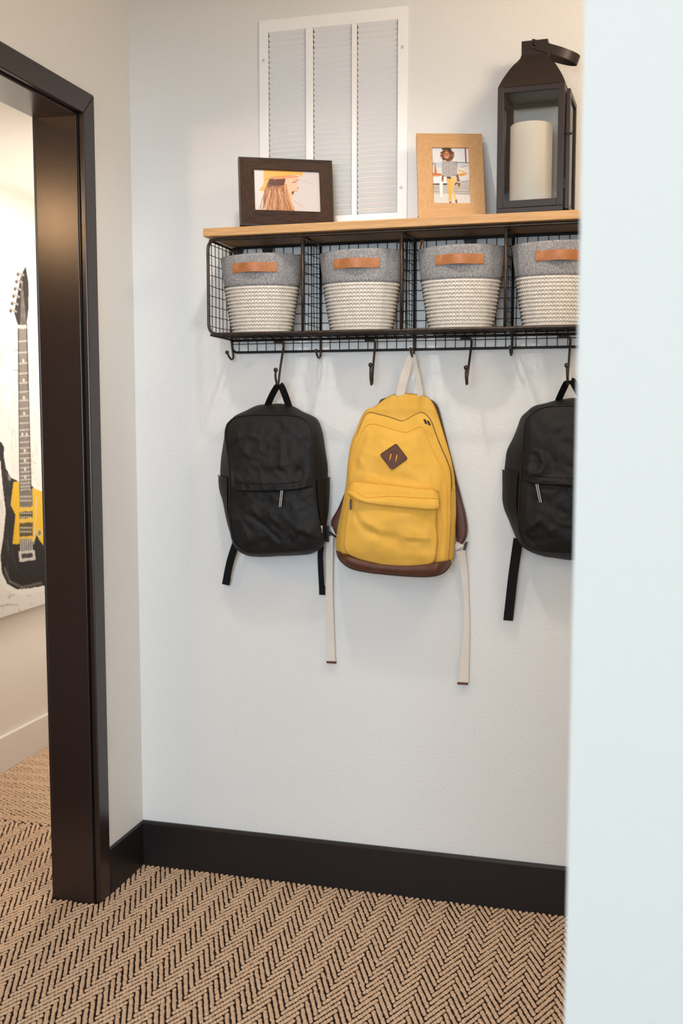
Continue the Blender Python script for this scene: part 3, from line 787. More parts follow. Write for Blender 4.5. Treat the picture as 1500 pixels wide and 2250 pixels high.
picture_frame(t, (.8262, -.145, SHELF_Z + THK*math.sin(tl) + .0005), .2935, tl, .1617, .2305, .0375, .0412, .0894, .1504,
              [(0, -THK), (0, -.0005), (.02, 0), (.98, 0), (1, -.0008), (1, -.006), (.9, -THK)], M['oak_v'], M['oak_h'], None, R2, -.065, THK)

# ------------------------------------------------------------------ lantern and candle
def lantern():
    th = -.0456; c, s = math.cos(th), math.sin(th); w = .1531; d = .147; h = .2847
    O = np.array([1.0148, -.1690, SHELF_Z + .0004]); e = np.array([c, s, 0]); b = np.array([-s, c, 0]); z = np.array([0, 0, 1.0])
    P = lambda u, v, q: O + e*u + b*v + z*q
    t = thing('lantern', 'dark bronze metal lantern with glass sides and curved roof on the shelf', 'lantern', P(w/2, d/2, 0))
    m = M['lantern']; OB = lambda u, v, q, du, dv, dq: MB().obox(P(u, v, q), e*du, b*dv, z*dq)
    OB(0, 0, 0, w, d, .0115).build('base', m, t, bevel=.001)
    p = .0148
    for (u, v) in ((0, 0), (w - p, 0), (0, d - p), (w - p, d - p)):
        OB(u, v, .0118, p, p, h - .0118).build('corner_post', m, t, bevel=.0008)
    for v in (0.001, d - .011):
        OB(p, v, .0125, w - 2*p, .010, .0165).build('bottom_rail', m, t, bevel=.0006); OB(p, v, h - .0125, w - 2*p, .010, .0125).build('top_rail', m, t, bevel=.0006)
    OB(.001, p, .0125, .010, d - 2*p, .0165).build('bottom_rail', m, t); OB(.001, p, h - .0125, .010, d - 2*p, .0125).build('top_rail', m, t)
    OB(w - .010, p, h - .0125, .009, d - 2*p, .0125).build('top_rail', m, t); OB(p, p, h - .004, w - 2*p, d - 2*p, .002).build('roof_plate', m, t)
    OB(p, .005, .029, w - 2*p, .0016, h - .0415).build('glass_pane', M['glass'], t); OB(p, d - .007, .029, w - 2*p, .0016, h - .0415).build('glass_pane', M['glass'], t)
    OB(.005, p, .029, .0016, d - 2*p, h - .0415).build('glass_pane', M['glass'], t)
    # hinged side door
    du = w + .0035; f = .0125; dz0, dh = .004, h - .018
    dr = OB(du, .004, dz0, .0085, f, dh)
    dr.obox(P(du, d - .004 - f, dz0), e*.0085, b*f, z*dh).obox(P(du, .004 + f, dz0), e*.0085, b*(d - .008 - 2*f), z*f).obox(P(du, .004 + f, dz0 + dh - f), e*.0085, b*(d - .008 - 2*f), z*f)
    door_ = dr.build('door', m, t, bevel=.0006)
    OB(du + .003, .004 + f, dz0 + f, .0016, d - .008 - 2*f, dh - 2*f).build('door_glass', M['glass'], door_)
    MB().tube([P(du + .006, .012, .170), P(du + .016, .006, .172), P(du + .018, -.001, .170), P(du - .004, -.004, .170)], .0014, 6).build('latch', M['rivet'], door_, True)
    for q in (.05, .235): OB(w - .001, .004, q, .006, .008, .022).build('hinge', M['rivet'], door_)
    # curved roof: square rings
    prof = [(0, .0765), (.0100, .0725), (.0215, .0672), (.0327, .0612), (.0450, .0540), (.0560, .0468), (.0660, .0385), (.0745, .0325), (.0815, .0304)]
    cu, cv = w/2, d/2; ky = d/w
    for k in range(4):
        rows = []
        for q, hs in prof:
            C4 = [(-hs, -hs*ky), (hs, -hs*ky), (hs, hs*ky), (-hs, hs*ky)]; a, bb = C4[k], C4[(k+1) % 4]
            rows.append([P(cu + a[0] + (bb[0]-a[0])*i/4, cv + a[1] + (bb[1]-a[1])*i/4, h + q) for i in range(5)])
        MB().loft(rows).build('roof_panel', m, t, True)
    q0 = h + .080; hs = .0302
    OB(cu - hs, cv - hs*ky, q0, 2*hs, 2*hs*ky, .0335).build('roof_cap', m, t, bevel=.0006)
    # bail handle dropped to one side
    sl = .36; A = e*math.cos(sl) - z*math.sin(sl); Nn = e*math.sin(sl) + z*math.cos(sl); piv = P(cu, cv, q0 + .0235); hb = hs*ky + .0018
    path = [piv + A*a - b*hb for a in (-.009, .01, .03, .05)]
    for k in range(1, 20):
        g = PI*k/20; path.append(piv + A*(.052 + .052*math.sin(g)) - b*hb*math.cos(g))
    path += [piv + A*a + b*hb for a in (.05, .03, .01, -.009)]
    MB().ribbon(path, .0205, .0016, Nn).build('bail_handle', m, t, 'auto')
    for sg in (-1, 1): MB().ball(piv + b*sg*(hb + .0008), .0045, sx=1, sy=.6).build('rivet', M['rivet'], t, True)
    # candle
    cc = P(.0675, .078, .0120); R = .0492
    tc = thing('pillar_candle', 'thick ivory pillar candle standing inside the lantern', 'candle', cc)
    rows = []
    Hc = .2025
    for q, r in ((0, R - .002), (.002, R), (Hc - .003, R), (Hc - .0008, R - .001), (Hc, R - .003), (Hc - .001, R - .012), (Hc - .004, R - .03), (Hc - .006, .002)):
        rows.append([cc + np.array([r*math.cos(2*PI*i/48), r*math.sin(2*PI*i/48), q]) for i in range(48)])
    mb = MB().loft(rows, closed=True); mb.add(rows[0], [tuple(range(48))[::-1]]); mb.add(rows[-1], [tuple(range(48))]); mb.build('wax', M['wax'], tc, 'auto')
    MB().tube([cc + z*(Hc - .007), cc + z*(Hc + .004) + e*.001, cc + z*(Hc + .008) + e*.003], .0011, 6).build('wick', M['wick'], tc, True)
lantern()

# ------------------------------------------------------------------ shells for the backpacks
def resample(poly, c, N, sm=2):
    """closed outline (x, z) -> N points by angle around c"""
    P = np.array(poly, float); n = len(P); dense = []
    for i in range(n):
        p0, p1, p2, p3 = P[i-1], P[i], P[(i+1) % n], P[(i+2) % n]
        for k in range(10):
            u = k/10; dense.append(.5*((2*p1) + (p2-p0)*u + (2*p0-5*p1+4*p2-p3)*u*u + (3*p1-p0-3*p2+p3)*u**3))
    D = np.array(dense) - c; th = np.unwrap(np.arctan2(D[:, 1], D[:, 0])); r = np.hypot(D[:, 0], D[:, 1])
    if th[-1] < th[0]: th, r = th[::-1], r[::-1]
    base = math.floor(th[0]/(2*PI))*2*PI
    th = th - base; o = np.argsort(th % (2*PI)); tt, rr = (th % (2*PI))[o], r[o]
    tt = np.concatenate([tt - 2*PI, tt, tt + 2*PI]); rr = np.concatenate([rr, rr, rr])
    a = 2*PI*np.arange(N)/N; q = np.interp(a, tt, rr)
    for _ in range(sm): q = .25*np.roll(q, 1) + .5*q + .25*np.roll(q, -1)
    return np.stack([c[0] + q*np.cos(a), c[1] + q*np.sin(a)], 1)
def trace(px, off, sc, yf):
    """traced pixels (in a crop at off, scale sc) -> world (x, z) on the surface y = yf(v)"""
    out = []
    for (x, y) in px:
        u, v = off[0] + x/sc, off[1] + y/sc; q = at(u, v, y=yf(v) if callable(yf) else yf); out.append((q[0], q[2]))
    return out
def fbm(x, z, sc, seed=0, oct=3):
    v = 0; a = 1
    for k in range(oct): v += a*mnoise.noise(Vector((x*sc, z*sc, seed + 7.3*k))); a *= .5; sc *= 2.1
    return v
def ridge(x, z, sc, seed): return 1 - abs(mnoise.noise(Vector((x*sc, z*sc, seed))))*2.2
def segd(px, pz, A, B):
    t = max(0, min(1, ((px-A[0])*(B[0]-A[0]) + (pz-A[1])*(B[1]-A[1]))/((B[0]-A[0])**2 + (B[1]-A[1])**2 + 1e-12)))
    return math.hypot(px - A[0] - t*(B[0]-A[0]), pz - A[1] - t*(B[1]-A[1]))
def pdist(px, pz, L): return min(segd(px, pz, L[i], L[i+1]) for i in range(len(L)-1))
class Shell:
    """rings of N points: list of (outline Nx2, y array or value, steps, puff) from the wall outwards, then a bulging cap towards c"""
    def __init__(s, c, N): s.c = np.array(c); s.N = N; s.rings = []; s.uv = []; s.acc = 0
    def wall(s, A, ya, B, yb, steps, puff=0, disp=None):
        N = s.N; ya = np.broadcast_to(ya, N); yb = np.broadcast_to(yb, N)
        d = A - s.c; nrm = d/np.linalg.norm(d, axis=1)[:, None]
        per = np.concatenate([[0], np.cumsum(np.linalg.norm(np.diff(np.vstack([A, A[:1]]), axis=0), axis=1))])
        for k in range(steps + 1):
            f = k/steps; X = A*(1-f) + B*f + nrm*(puff*math.sin(PI*f)); Y = ya*(1-f) + yb*f
            R = np.stack([X[:, 0], Y, X[:, 1]], 1)
            if disp:
                for i in range(N): R[i] += disp(R[i], nrm[i], f)
            if k == 0 and s.rings: 
                continue
            s.rings.append(R); s.uv.append([(per[i], s.acc + f*.06) for i in range(N+1)])
        s.acc += .06
    def cap(s, F, yf, steps, bulge, disp=None, p=2.0, edge=.18):
        N = s.N; yf = np.broadcast_to(yf, N); ym = yf.mean()
        for k in range(1, steps + 1):
            f = k/steps; f = f if k < steps else .998
            X = F + (s.c - F)*f; prof = 1 - (1 - min(1, f/ .75))**p if f < .75 else 1
            base = yf + (ym - yf)*(f*f*(3-2*f)); Y = base - bulge*prof
            R = np.stack([X[:, 0], Y, X[:, 1]], 1)
            if disp:
                wgt = min(1, f/edge)
                for i in range(N): R[i, 1] -= disp(R[i, 0], R[i, 2])*wgt
            s.rings.append(R); s.uv.append([(X[i % N, 0], X[i % N, 1]) for i in range(N+1)])
    def mb(s, i0=0, i1=None):
        m = MB(); R = s.rings[i0:i1]; N = s.N; V = np.concatenate(R); F = []; U = []
        for i in range(len(R)-1):
            for k in range(N):
                j = (k+1) % N; F.append((i*N + k, i*N + j, (i+1)*N + j, (i+1)*N + k))
                a, b = s.uv[i0+i], s.uv[i0+i+1]; cap_ = abs(b[0][0] - s.rings[i0+i+1][0][0]) < 1e-9
                if cap_ and not abs(a[0][0] - s.rings[i0+i][0][0]) < 1e-9: a = [(s.rings[i0+i][q % N][0], s.rings[i0+i][q % N][2]) for q in range(N+1)]
                U.append([a[k], a[k+1], b[k+1], b[k]])
        m.add(V, F, U); return m

# ------------------------------------------------------------------ black backpacks
def black_pack(t, front_px, back_px, off, sc, yb, yf, centre_px, seed, flap_px, pulls, lp_z, folds):
    N = 300
    cw = trace([centre_px], off, sc, yf)[0]
    F = resample(trace(front_px, off, sc, yf), np.array(cw), N); B = resample(trace(back_px, off, sc, yb), np.array(cw), N)
    flapL = trace(flap_px, off, sc, yf - .018); fz = lambda x: np.interp(x, [p[0] for p in flapL], [p[1] for p in flapL])
    xs0, xs1 = F[:, 0].min(), F[:, 0].max()
    FD = [(trace(p, off, sc, yf - .015), a, w) for p, a, w in folds]
    def disp(x, z):
        v = .0055*fbm(x, z, 9, seed) + .0030*ridge(x + .02*fbm(x, z, 12, seed+3), z, 16, seed + 1)
        v += .0016*ridge(x + z*.6, z - x*.4, 34, seed + 5)
        for L, a, w in FD:
            v += a*math.exp(-(pdist(x, z, L)/w)**2)
        dz = z - fz(x)                             # upper panel overhangs the pocket zip
        ed = min(1, max(0, min(x - xs0, xs1 - x)/.03))
        if dz > 0: v += .0075*ed*math.exp(-(max(0, dz - .017)/.03)**2)*(min(1, dz/.0022)) 
        if 0.0165 < dz < .0195: v -= .0016*ed
        if dz < 0: v -= .003*ed*math.exp(-(dz/.012)**2)
        return v
    def gd(R, n, f):
        a = .0035*fbm(R[0], R[2], 16, seed + 9)*math.sin(PI*f); return np.array([n[0]*a, 0, n[1]*a])
    sh = Shell(cw, N)
    Bc = np.array(cw) + (B - np.array(cw))*.6
    sh.wall(Bc, yb + .004, B, yb, 3); sh.wall(B, yb, F, yf, 10, .004, gd); sh.cap(F, yf, 52, .020, disp)
    sh.mb().build('body', M['nylon'], t, True)
    # piping on the front edge
    MB().tube([(p[0], yf - .0005, p[1]) for p in F[::2]], .0021, 6, closed=True).build('piping', M['nylon_piping'], t, True)
    # side pockets: the lower gusset doubled
    cz = cw[1]
    for sd in (-1, 1):
        idx = [i for i in range(N) if (F[i, 0] - cw[0])*sd > .03 and lp_z - .16 < B[i, 1] < lp_z]
        idx = sorted(idx, key=lambda i: B[i, 1]); rows = []
        for f in np.linspace(.02, .96, 9):
            row = []
            for q, i in enumerate(idx):
                d = B[i] - np.array(cw); n = d/np.linalg.norm(d); k = q/(len(idx)-1)
                o_ = (.0055 + .0025*math.sin(PI*f))*min(1, k*3); X = B[i]*(1-f) + F[i]*f + n*(.004*math.sin(PI*f) + o_)
                row.append((X[0], yb*(1-f) + yf*f, X[1]))
            rows.append(row)
        pk = MB().loft(rows, flip=(sd < 0)).build('side_pocket', M['nylon'], t, True)
        top = [r[-1] for r in rows]; MB().tube(top, .0016, 6).build('hem', M['nylon_piping'], pk, True)
    # zip pulls
    for (a, b) in pulls:
        pa, pb = at(off[0] + a[0]/sc, off[1] + a[1]/sc, y=yf - .0375), at(off[0] + b[0]/sc, off[1] + b[1]/sc, y=yf - .036)
        zp = MB().ribbon([pa, (pa+pb)/2 + np.array([.001, -.001, 0]), pb], .0075, .0012, (1, 0, 0)).build('zip_pull', M['black_web'], t, label='black cord pull with two dotted white lines')
        mb = MB()
        for q in range(24):
            f = (q + .5)/24; p = pa + (pb - pa)*f + np.array([0, -.0028, 0])
            for sx in (-.0021, .0021):
                pp = p + np.array([sx, -.0002, 0]); u = (pb - pa)/24*.38
                mb.obox(pp - u - np.array([.0008, 0, 0]), np.array([.0016, 0, 0]), u*2, np.array([0, .0006, 0]))
        mb.build('reflective_dots', M['white_tag'], zp)
    return F, B, cw
def top_loop(t, pts, w, y_tw):
    MB().ribbon(smooth_path(pts, 6), w, .0016, y_tw).build('hanging_loop', M['black_web'], t, 'auto')
def strap_tail(t, px, off, sc, y, w, mtl, name='strap_tail', fold=True):
    P = [at(off[0] + a/sc, off[1] + b/sc, y=yy) for (a, b), yy in zip(px, y)]
    o = MB().ribbon(smooth_path(P, 6), w, .0018, (1, 0, 0)).build(name, mtl, t, 'auto')
    return o, P

off1, sc1 = (460, 830), 4.593
front1 = [(160,560),(172,490),(215,430),(280,392),(400,378),(560,372),(700,375),(830,380),(920,395),(985,440),(1030,510),(1046,600),(1045,760),(1047,900),(1055,1030),(1065,1180),(1085,1330),(1110,1470),(1133,1600),(1130,1660),(1100,1700),(1020,1735),(850,1755),(640,1767),(450,1772),(360,1757),(300,1722),(260,1680),(235,1620),(212,1500),(200,1380),(200,1200),(202,1050),(195,900),(180,750),(166,640)]
back1 = [(475,280),(550,268),(650,262),(745,262),(850,290),(950,345),(1065,398),(1108,450),(1143,560),(1172,750),(1192,880),(1196,1000),(1192,1200),(1180,1400),(1168,1560),(1150,1690),(1060,1760),(970,1786),(700,1800),(440,1804),(365,1786),(300,1745),(240,1660),(200,1500),(182,1350),(155,1240),(118,1130),(108,1010),(115,830),(143,640),(165,530),(205,450),(275,390),(390,320)]
t1 = thing('backpack', 'black nylon backpack hanging beside the left edge of the shelf, both strap tails showing', 'backpack', (.455, -.03, .93), 'backpacks on the hooks')
folds1 = [([(430,1400),(560,1500),(700,1640)], -.004, .007), ([(850,1600),(880,1530),(1000,1560),(1120,1640)], .006, .008), ([(330,1720),(400,1640),(360,1560)], .006, .009),
          ([(210,1400),(300,1440),(360,1540)], .004, .007), ([(350,910),(560,880),(900,870),(960,720)], .003, .010), ([(740,450),(735,900)], .002, .008), ([(860,1180),(900,1000),(960,640)], -.005, .012), ([(230,960),(330,1040)], .004, .008), ([(200,700),(320,640)], -.004, .010), ([(600,380),(700,480),(760,620)], -.002, .007)]
F1, B1, c1 = black_pack(t1, front1, back1, off1, sc1, -.030, -.092, (640, 1080), 1.7,
    [(190,1105),(280,1140),(420,1146),(600,1146),(760,1142),(880,1132),(980,1112),(1070,1085)], [((733, 1138), (716, 1302))], at(600, 1047, y=-.05)[2], folds1)
A_ = lambda x, y, yy: at(off1[0] + x/sc1, off1[1] + y/sc1, y=yy)
top_loop(t1, [A_(588, 300, -.034), A_(590, 272, -.040), A_(630, 180, -.058), A_(680, 92, -.074), A_(706, 74, -.077), A_(726, 88, -.075), A_(765, 180, -.058), A_(800, 285, -.038), A_(806, 312, -.034)], .0175, (1, .5, 0))
o, P = strap_tail(t1, [(270,1660), (215,1830), (185,1960), (164,2078)], off1, sc1, (-.040, -.030, -.026, -.022), .0205, M['black_web'])
MB().obox(P[-1] + np.array([-.0105, -.0022, -.001]), np.array([.0205, 0, -.0035]), np.array([.004, 0, .0195]), np.array([0, .0044, 0])).build('fold', M['black_web'], o)
o, P = strap_tail(t1, [(1125,1700), (1118,1800), (1122,1930), (1136,2190)], off1, sc1, (-.046, -.034, -.030, -.024), .0150, M['black_web'])
MB().obox(P[-1] + np.array([-.0080, -.0022, 0]), np.array([.0160, 0, -.0003]), np.array([0, 0, .0245]), np.array([0, .0044, 0])).build('fold', M['black_web'], o)
b_ = A_(1185, 1580, -.045); MB().box(b_[0] - .005, b_[0] + .005, b_[1] - .003, b_[1] + .003, b_[2] - .020, b_[2] + .022).box(b_[0] - .004, b_[0] + .011, b_[1] - .002, b_[1] + .002, b_[2] - .002, b_[2] + .006).build('buckle', M['black_plastic'], t1, bevel=.001)
g_ = A_(1131, 1540, -.087); tg = MB().obox(g_ + np.array([-.0026, -.0035, -.0105]), np.array([.0045, .002, 0]), np.array([.0008, 0, .0225]), np.array([0, .001, 0])).build('side_tag', M['white_tag'], t1, label='small white woven tag')
mb = MB()
for q in range(5): mb.obox(g_ + np.array([.0000 + .0002*q, -.0038, -.0085 + .0040*q]), np.array([.0015, .0007, 0]), np.array([0, 0, .0024]), np.array([0, .0006, 0]))
mb.build('tag_mark', M['black_plastic'], tg)

off2, sc2 = (1040, 800), 3.75
front2 = [(820,345),(700,345),(600,352),(530,376),(480,410),(442,450),(420,505),(412,600),(400,750),(390,900),(380,1050),(372,1200),(370,1350),(382,1420),(404,1470),(444,1512),(505,1542),(600,1556),(820,1566),(960,1562),(1060,1545),(1110,1500),(1130,1420),(1128,1200),(1118,1000),(1112,800),(1108,600),(1090,480),(1040,400),(960,360)]
back2 = [(835,280),(740,290),(670,302),(590,325),(500,352),(430,400),(390,440),(368,500),(330,600),(276,710),(262,800),(254,880),(254,1000),(256,1140),(300,1290),(335,1400),(380,1480),(450,1530),(560,1578),(700,1605),(820,1618),(960,1610),(1080,1580),(1150,1500),(1180,1300),(1180,1000),(1165,800),(1150,600),(1110,450),(1040,350),(940,295)]
t2 = thing('backpack', 'black nylon backpack half hidden by the near wall, one strap tail showing', 'backpack', (1.19, -.03, .93), 'backpacks on the hooks')
folds2 = [([(430,860),(470,900),(540,890),(590,820),(560,760)], .006, .008), ([(600,720),(660,800),(650,900)], -.004, .010), ([(430,1400),(470,1450),(490,1480)], -.005, .006), ([(400,1370),(470,1420)], .004, .007), ([(470,1340),(560,1290),(640,1380)], .005, .011), ([(500,1110),(660,1160),(820,1280)], -.004, .014)]
F2, B2, c2 = black_pack(t2, front2, back2, off2, sc2, -.028, -.090, (755, 960), 5.1,
    [(380,950),(450,980),(520,992),(650,1000),(820,1010),(1000,1000),(1120,980)], [((522, 990), (552, 1140))], at(1110, 1034, y=-.05)[2], folds2)
A_ = lambda x, y, yy: at(off2[0] + x/sc2, off2[1] + y/sc2, y=yy)
top_loop(t2, [A_(700, 312, -.034), A_(706, 285, -.044), A_(735, 220, -.066), A_(770, 152, -.088), A_(797, 142, -.094), A_(822, 152, -.090), A_(862, 225, -.066), A_(905, 295, -.044), A_(912, 318, -.034)], .0175, (1, .5, 0))
o, P = strap_tail(t2, [(368,1440), (345,1600), (318,1800), (284,2112)], off2, sc2, (-.040, -.032, -.027, -.022), .0240, M['black_web'])
MB().obox(P[-1] + np.array([-.0122, -.0022, 0]), np.array([.0240, 0, -.0008]), np.array([.0022, 0, .0245]), np.array([0, .0044, 0])).build('fold', M['black_web'], o)
strap_tail(t2, [(1090,1560), (1100,1700), (1090,1900), (1080,2080)], off2, sc2, (-.040, -.032, -.027, -.022), .0200, M['black_web'])

# ------------------------------------------------------------------ yellow corduroy backpack
def yellow_pack():
    off, sc = (690, 760), 2.884; N = 320
    t = thing('backpack', 'yellow corduroy backpack with brown leather base and diamond patch', 'backpack', (.78, -.03, .93), 'backpacks on the hooks')
    A_ = lambda x, y, yy: at(off[0] + x/sc, off[1] + y/sc, y=yy)
    v0, v1 = 866, 1262
    ramp_ = lambda a, b: (lambda v: a + (b - a)*min(1, max(0, (v - v0)/(v1 - v0)))**.7)
    yB, yM, yF = ramp_(-.026, -.030), ramp_(-.036, -.074), ramp_(-.042, -.094)
    c = np.array(trace([(530, 900)], off, sc, -.07)[0])
    silh = [(520,302),(570,299),(630,304),(690,312),(735,338),(762,380),(792,460),(822,565),(850,680),(872,790),(886,900),(893,980),(893,1080),(889,1200),(884,1300),(878,1350),(850,1405),(800,1440),(700,1452),(560,1444),(420,1428),(300,1408),(210,1380),(165,1335),(143,1285),(140,1230),(152,1150),(172,1060),(196,965),(212,885),(220,800),(232,700),(247,620),(272,540),(303,470),(345,415),(405,368),(455,330)]
    zipl = [(345,427),(420,440),(500,462),(560,480),(620,450),(660,430),(690,428),(735,470),(765,550),(800,640),(840,730),(862,800),(868,880),(862,980),(866,1100),(862,1200),(856,1300),(840,1380),(780,1415),(700,1425),(560,1415),(420,1398),(300,1376),(220,1350),(180,1310),(165,1260),(170,1180),(188,1080),(208,980),(222,890),(230,800),(240,710),(256,625),(285,540),(308,480)]
    pan = [(345,497),(400,497),(480,522),(580,547),(620,532),(670,512),(694,514),(712,575),(758,672),(805,765),(832,850),(842,930),(840,1050),(838,1180),(832,1300),(815,1372),(760,1398),(700,1404),(560,1396),(420,1380),(300,1356),(230,1330),(195,1290),(182,1240),(188,1150),(205,1050),(220,960),(230,890),(236,800),(246,720),(264,640),(290,575),(320,520)]
    B = resample(trace(silh, off, sc, yB), c, N, 1); Z = resample(trace(zipl, off, sc, yM), c, N, 1); F = resample(trace(pan, off, sc, yF), c, N, 1)
    # y per ring point from its height
    def yarr(O, a, b):
        zt, zb = 1.343, .91; f = np.clip((zt - O[:, 1])/(zt - zb), 0, 1)**.7; return a + (b - a)*f
    def gd(R, n, f):
        a = .0030*fbm(R[0], R[2], 14, 3.3)*math.sin(PI*f); return np.array([n[0]*a, 0, n[1]*a])
    FD = [(trace(p, off, sc, -.10), a, w) for p, a, w in (
        ([(340,560),(300,640),(270,760)], .004, .012), ([(700,560),(720,640),(760,740),(800,850)], .005, .009), ([(690,640),(700,820),(760,960)], -.004, .011),
        ([(400,540),(560,590),(680,550)], .004, .012), ([(240,760),(420,830),(640,860)], -.003, .014), ([(820,880),(800,1000),(830,1180)], -.004, .009), ([(345,600),(355,560),(340,520)], -.004, .007))]
    def disp(x, z):
        v = .0060*fbm(x, z, 8, 2.2) + .0022*ridge(x + z*.3, z, 20, 4.4)
        for L, a, w in FD: v += a*math.exp(-(pdist(x, z, L)/w)**2)
        return v
    sh = Shell(c, N)
    Bc = c + (B - c)*.6
    yb_, ym_, yf_ = yarr(B, -.026, -.030), yarr(Z, -.036, -.074), yarr(F, -.042, -.094)
    sh.wall(Bc, -.021, B, yb_, 2)
    zin = Z + (c - Z)/np.linalg.norm(c - Z, axis=1)[:, None]*.0022
    zo = Z + (Z - c)/np.linalg.norm(c - Z, axis=1)[:, None]*.0012
    sh.wall(B, yb_, zo, ym_ + .002, 9, .007, gd)
    sh.wall(zo, ym_ + .002, zin, ym_ - .0005, 1); sh.wall(zin, ym_ - .0005, Z + (Z - c)/np.linalg.norm(Z - c, axis=1)[:, None]*.001, ym_ - .003, 1)
    sh.wall(Z, ym_ - .003, F, yf_, 8, .005, gd); sh.cap(F, yf_, 46, .022, disp)
    sh.mb().build('body', M['cord'], t, True)
    top = [i for i in range(N) if Z[i, 1] > 1.09 and Z[i, 0] > .70 and not (Z[i, 0] < .765 and Z[i, 1] < 1.2)]
    top = [i for i in range(N) if (Z[i, 1] > 1.10)]
    MB().tube([(zo[i, 0], ym_[i] - .0012, zo[i, 1]) for i in top], .0013, 5).build('zipper', M['zip_tape'], t, True)
    MB().tube([(F[i, 0], yf_[i] - .0005, F[i, 1]) for i in range(0, N, 2)], .0014, 6, closed=True).build('panel_seam', M['yellow_thread'], t, True)
    # zip sliders at the top corner
    for q, (x, y) in enumerate(((690, 462), (712, 472))):
        p = A_(x, y, -.075); MB().obox(p, np.array([.007, -.002, -.002]), np.array([.005, -.003, -.012]), np.array([0, .002, 0])).build('zip_slider', M['nickel'], t, bevel=.0006)
    # front pocket
    pk = [(235,962),(260,930),(330,915),(450,925),(600,948),(740,962),(772,985),(768,1060),(766,1130),(772,1230),(768,1310),(752,1368),(700,1388),(600,1398),(480,1392),(380,1374),(280,1348),(210,1312),(190,1262),(196,1180),(208,1090),(222,1010)]
    cp = np.array(trace([(490, 1170)], off, sc, -.12)[0]); P1 = resample(trace(pk, off, sc, -.122), cp, N, 1); P0 = resample(trace(pk, off, sc, -.100), cp, N, 1)
    FP = [(trace(p, off, sc, -.14), a, w) for p, a, w in (
        ([(240,1060),(330,1160),(470,1220),(620,1230)], -.006, .014), ([(230,1010),(300,1110),(420,1180)], .005, .011), ([(560,1215),(700,1190),(760,1120)], .004, .012), ([(450,1250),(600,1290),(720,1290)], -.003, .014), ([(590,1220),(720,1225)], .003, .006), ([(240,1100),(360,1130),(560,1075)], .003, .016))]
    def dp(x, z):
        v = .0045*fbm(x, z, 9, 6.1)
        for L, a, w in FP: v += a*math.exp(-(pdist(x, z, L)/w)**2)
        return v
    s2 = Shell(cp, N); s2.wall(P0, -.088, P1, -.120, 6, .003); s2.cap(P1, -.120, 36, .016, dp)
    pko = s2.mb().build('front_pocket', M['cord'], t, True)
    # pocket flap: the hood over the pocket zip, loft from the fold to the lower edge
    e0 = [(210,884),(235,866),(262,858),(360,868),(500,882),(690,905),(752,908),(778,932)]
    e1 = [(203,915),(232,905),(268,918),(330,955),(480,945),(640,952),(752,958),(782,965)]
    e2 = [(204,945),(232,955),(300,985),(400,1005),(520,1018),(640,1030),(752,1036),(783,1030)]
    def row(px, y, nn=60):
        L = smooth_path([A_(x, q, y) for x, q in px], 10); L = np.array(L); d = np.concatenate([[0], np.cumsum(np.linalg.norm(np.diff(L, axis=0), axis=1))])
        s_ = np.linspace(0, d[-1], nn); return np.stack([np.interp(s_, d, L[:, k]) for k in range(3)], 1)
    r0, r1, r2 = row(e0, -.112), row(e1, -.128), row(e2, -.142); rows = [row(e0, -.098)]
    for f in np.linspace(0, 1, 7): rows.append(r0*(1-f) + r1*f - np.array([0, .004*math.sin(PI*f), 0]))
    for f in np.linspace(.1, 1, 9): rows.append(r1*(1-f) + r2*f - np.array([0, .006*math.sin(PI*f), 0]))
    rr = rows[-1].copy(); rr[:, 1] += .003; rr[:, 2] -= .0015; rows.append(rr)
    r3 = rr.copy(); r3[:, 1] += .018; r3[:, 2] += .004; rows.append(r3)
    for R in rows:
        for i in range(len(R)):
            u = i/(len(R)-1); k = max(0, (abs(u - .5) - .38)/.12); R[i, 1] += .016*k*k; R[i, 1] -= .0022*fbm(R[i, 0], R[i, 2], 22, 1.0)
    uv = [[(p[0], p[2]) for p in R] for R in rows]
    fl_ = MB().loft(rows, uv=uv, flip=True).build('pocket_flap', M['cord'], t, True)
    MB().tube([p + np.array([0, -.0008, 0]) for p in rows[1]], .0016, 6).build('flap_seam', M['yellow_thread'], fl_, True)
    MB().tube([p + np.array([0, -.0012, 0]) for p in rows[8]], .0010, 6).build('flap_seam', M['yellow_thread'], fl_, True)
    p = A_(232, 972, -.140); MB().tube([p, p + np.array([.001, -.002, -.005])], .0026, 8).obox(p + np.array([-.0024, -.0035, -.026]), np.array([.0052, 0, 0]), np.array([0, 0, .022]), np.array([0, .0022, 0])).build('zip_pull', M['nickel'], t, bevel=.0005)
    # leather base
    a0 = [(141,1286),(165,1312),(205,1332),(270,1352),(350,1374),(420,1385),(560,1394),(700,1386),(790,1374),(850,1362),(884,1346)]
    a1 = [(140,1292),(152,1335),(190,1375),(245,1405),(330,1425),(420,1436),(560,1450),(700,1456),(790,1445),(845,1410),(882,1350)]
    a2 = [(143,1300),(158,1350),(192,1390),(245,1420),(350,1441),(430,1450),(560,1462),(700,1468),(790,1456),(845,1420),(880,1356)]
    yb1 = lambda k: [-.028 if i in (0, len(a0)-1) else (-.085 if i in (1, len(a0)-2) else k) for i in range(len(a0))]
    def brow(px, ys, nn=70):
        L = np.array(smooth_path([A_(x, q, y) for (x, q), y in zip(px, ys)], 10)); d = np.concatenate([[0], np.cumsum(np.linalg.norm(np.diff(L, axis=0), axis=1))])
        s_ = np.linspace(0, d[-1], nn); return np.stack([np.interp(s_, d, L[:, k]) for k in range(3)], 1)
    q0, q1, q2 = brow(a0, yb1(-.126)), brow(a1, yb1(-.122)), brow(a2, yb1(-.104))
    qi = q0.copy(); qi[:, 1] += .02
    qb = q2.copy(); qb[:, 1] = -.030; qb[:, 2] += .012
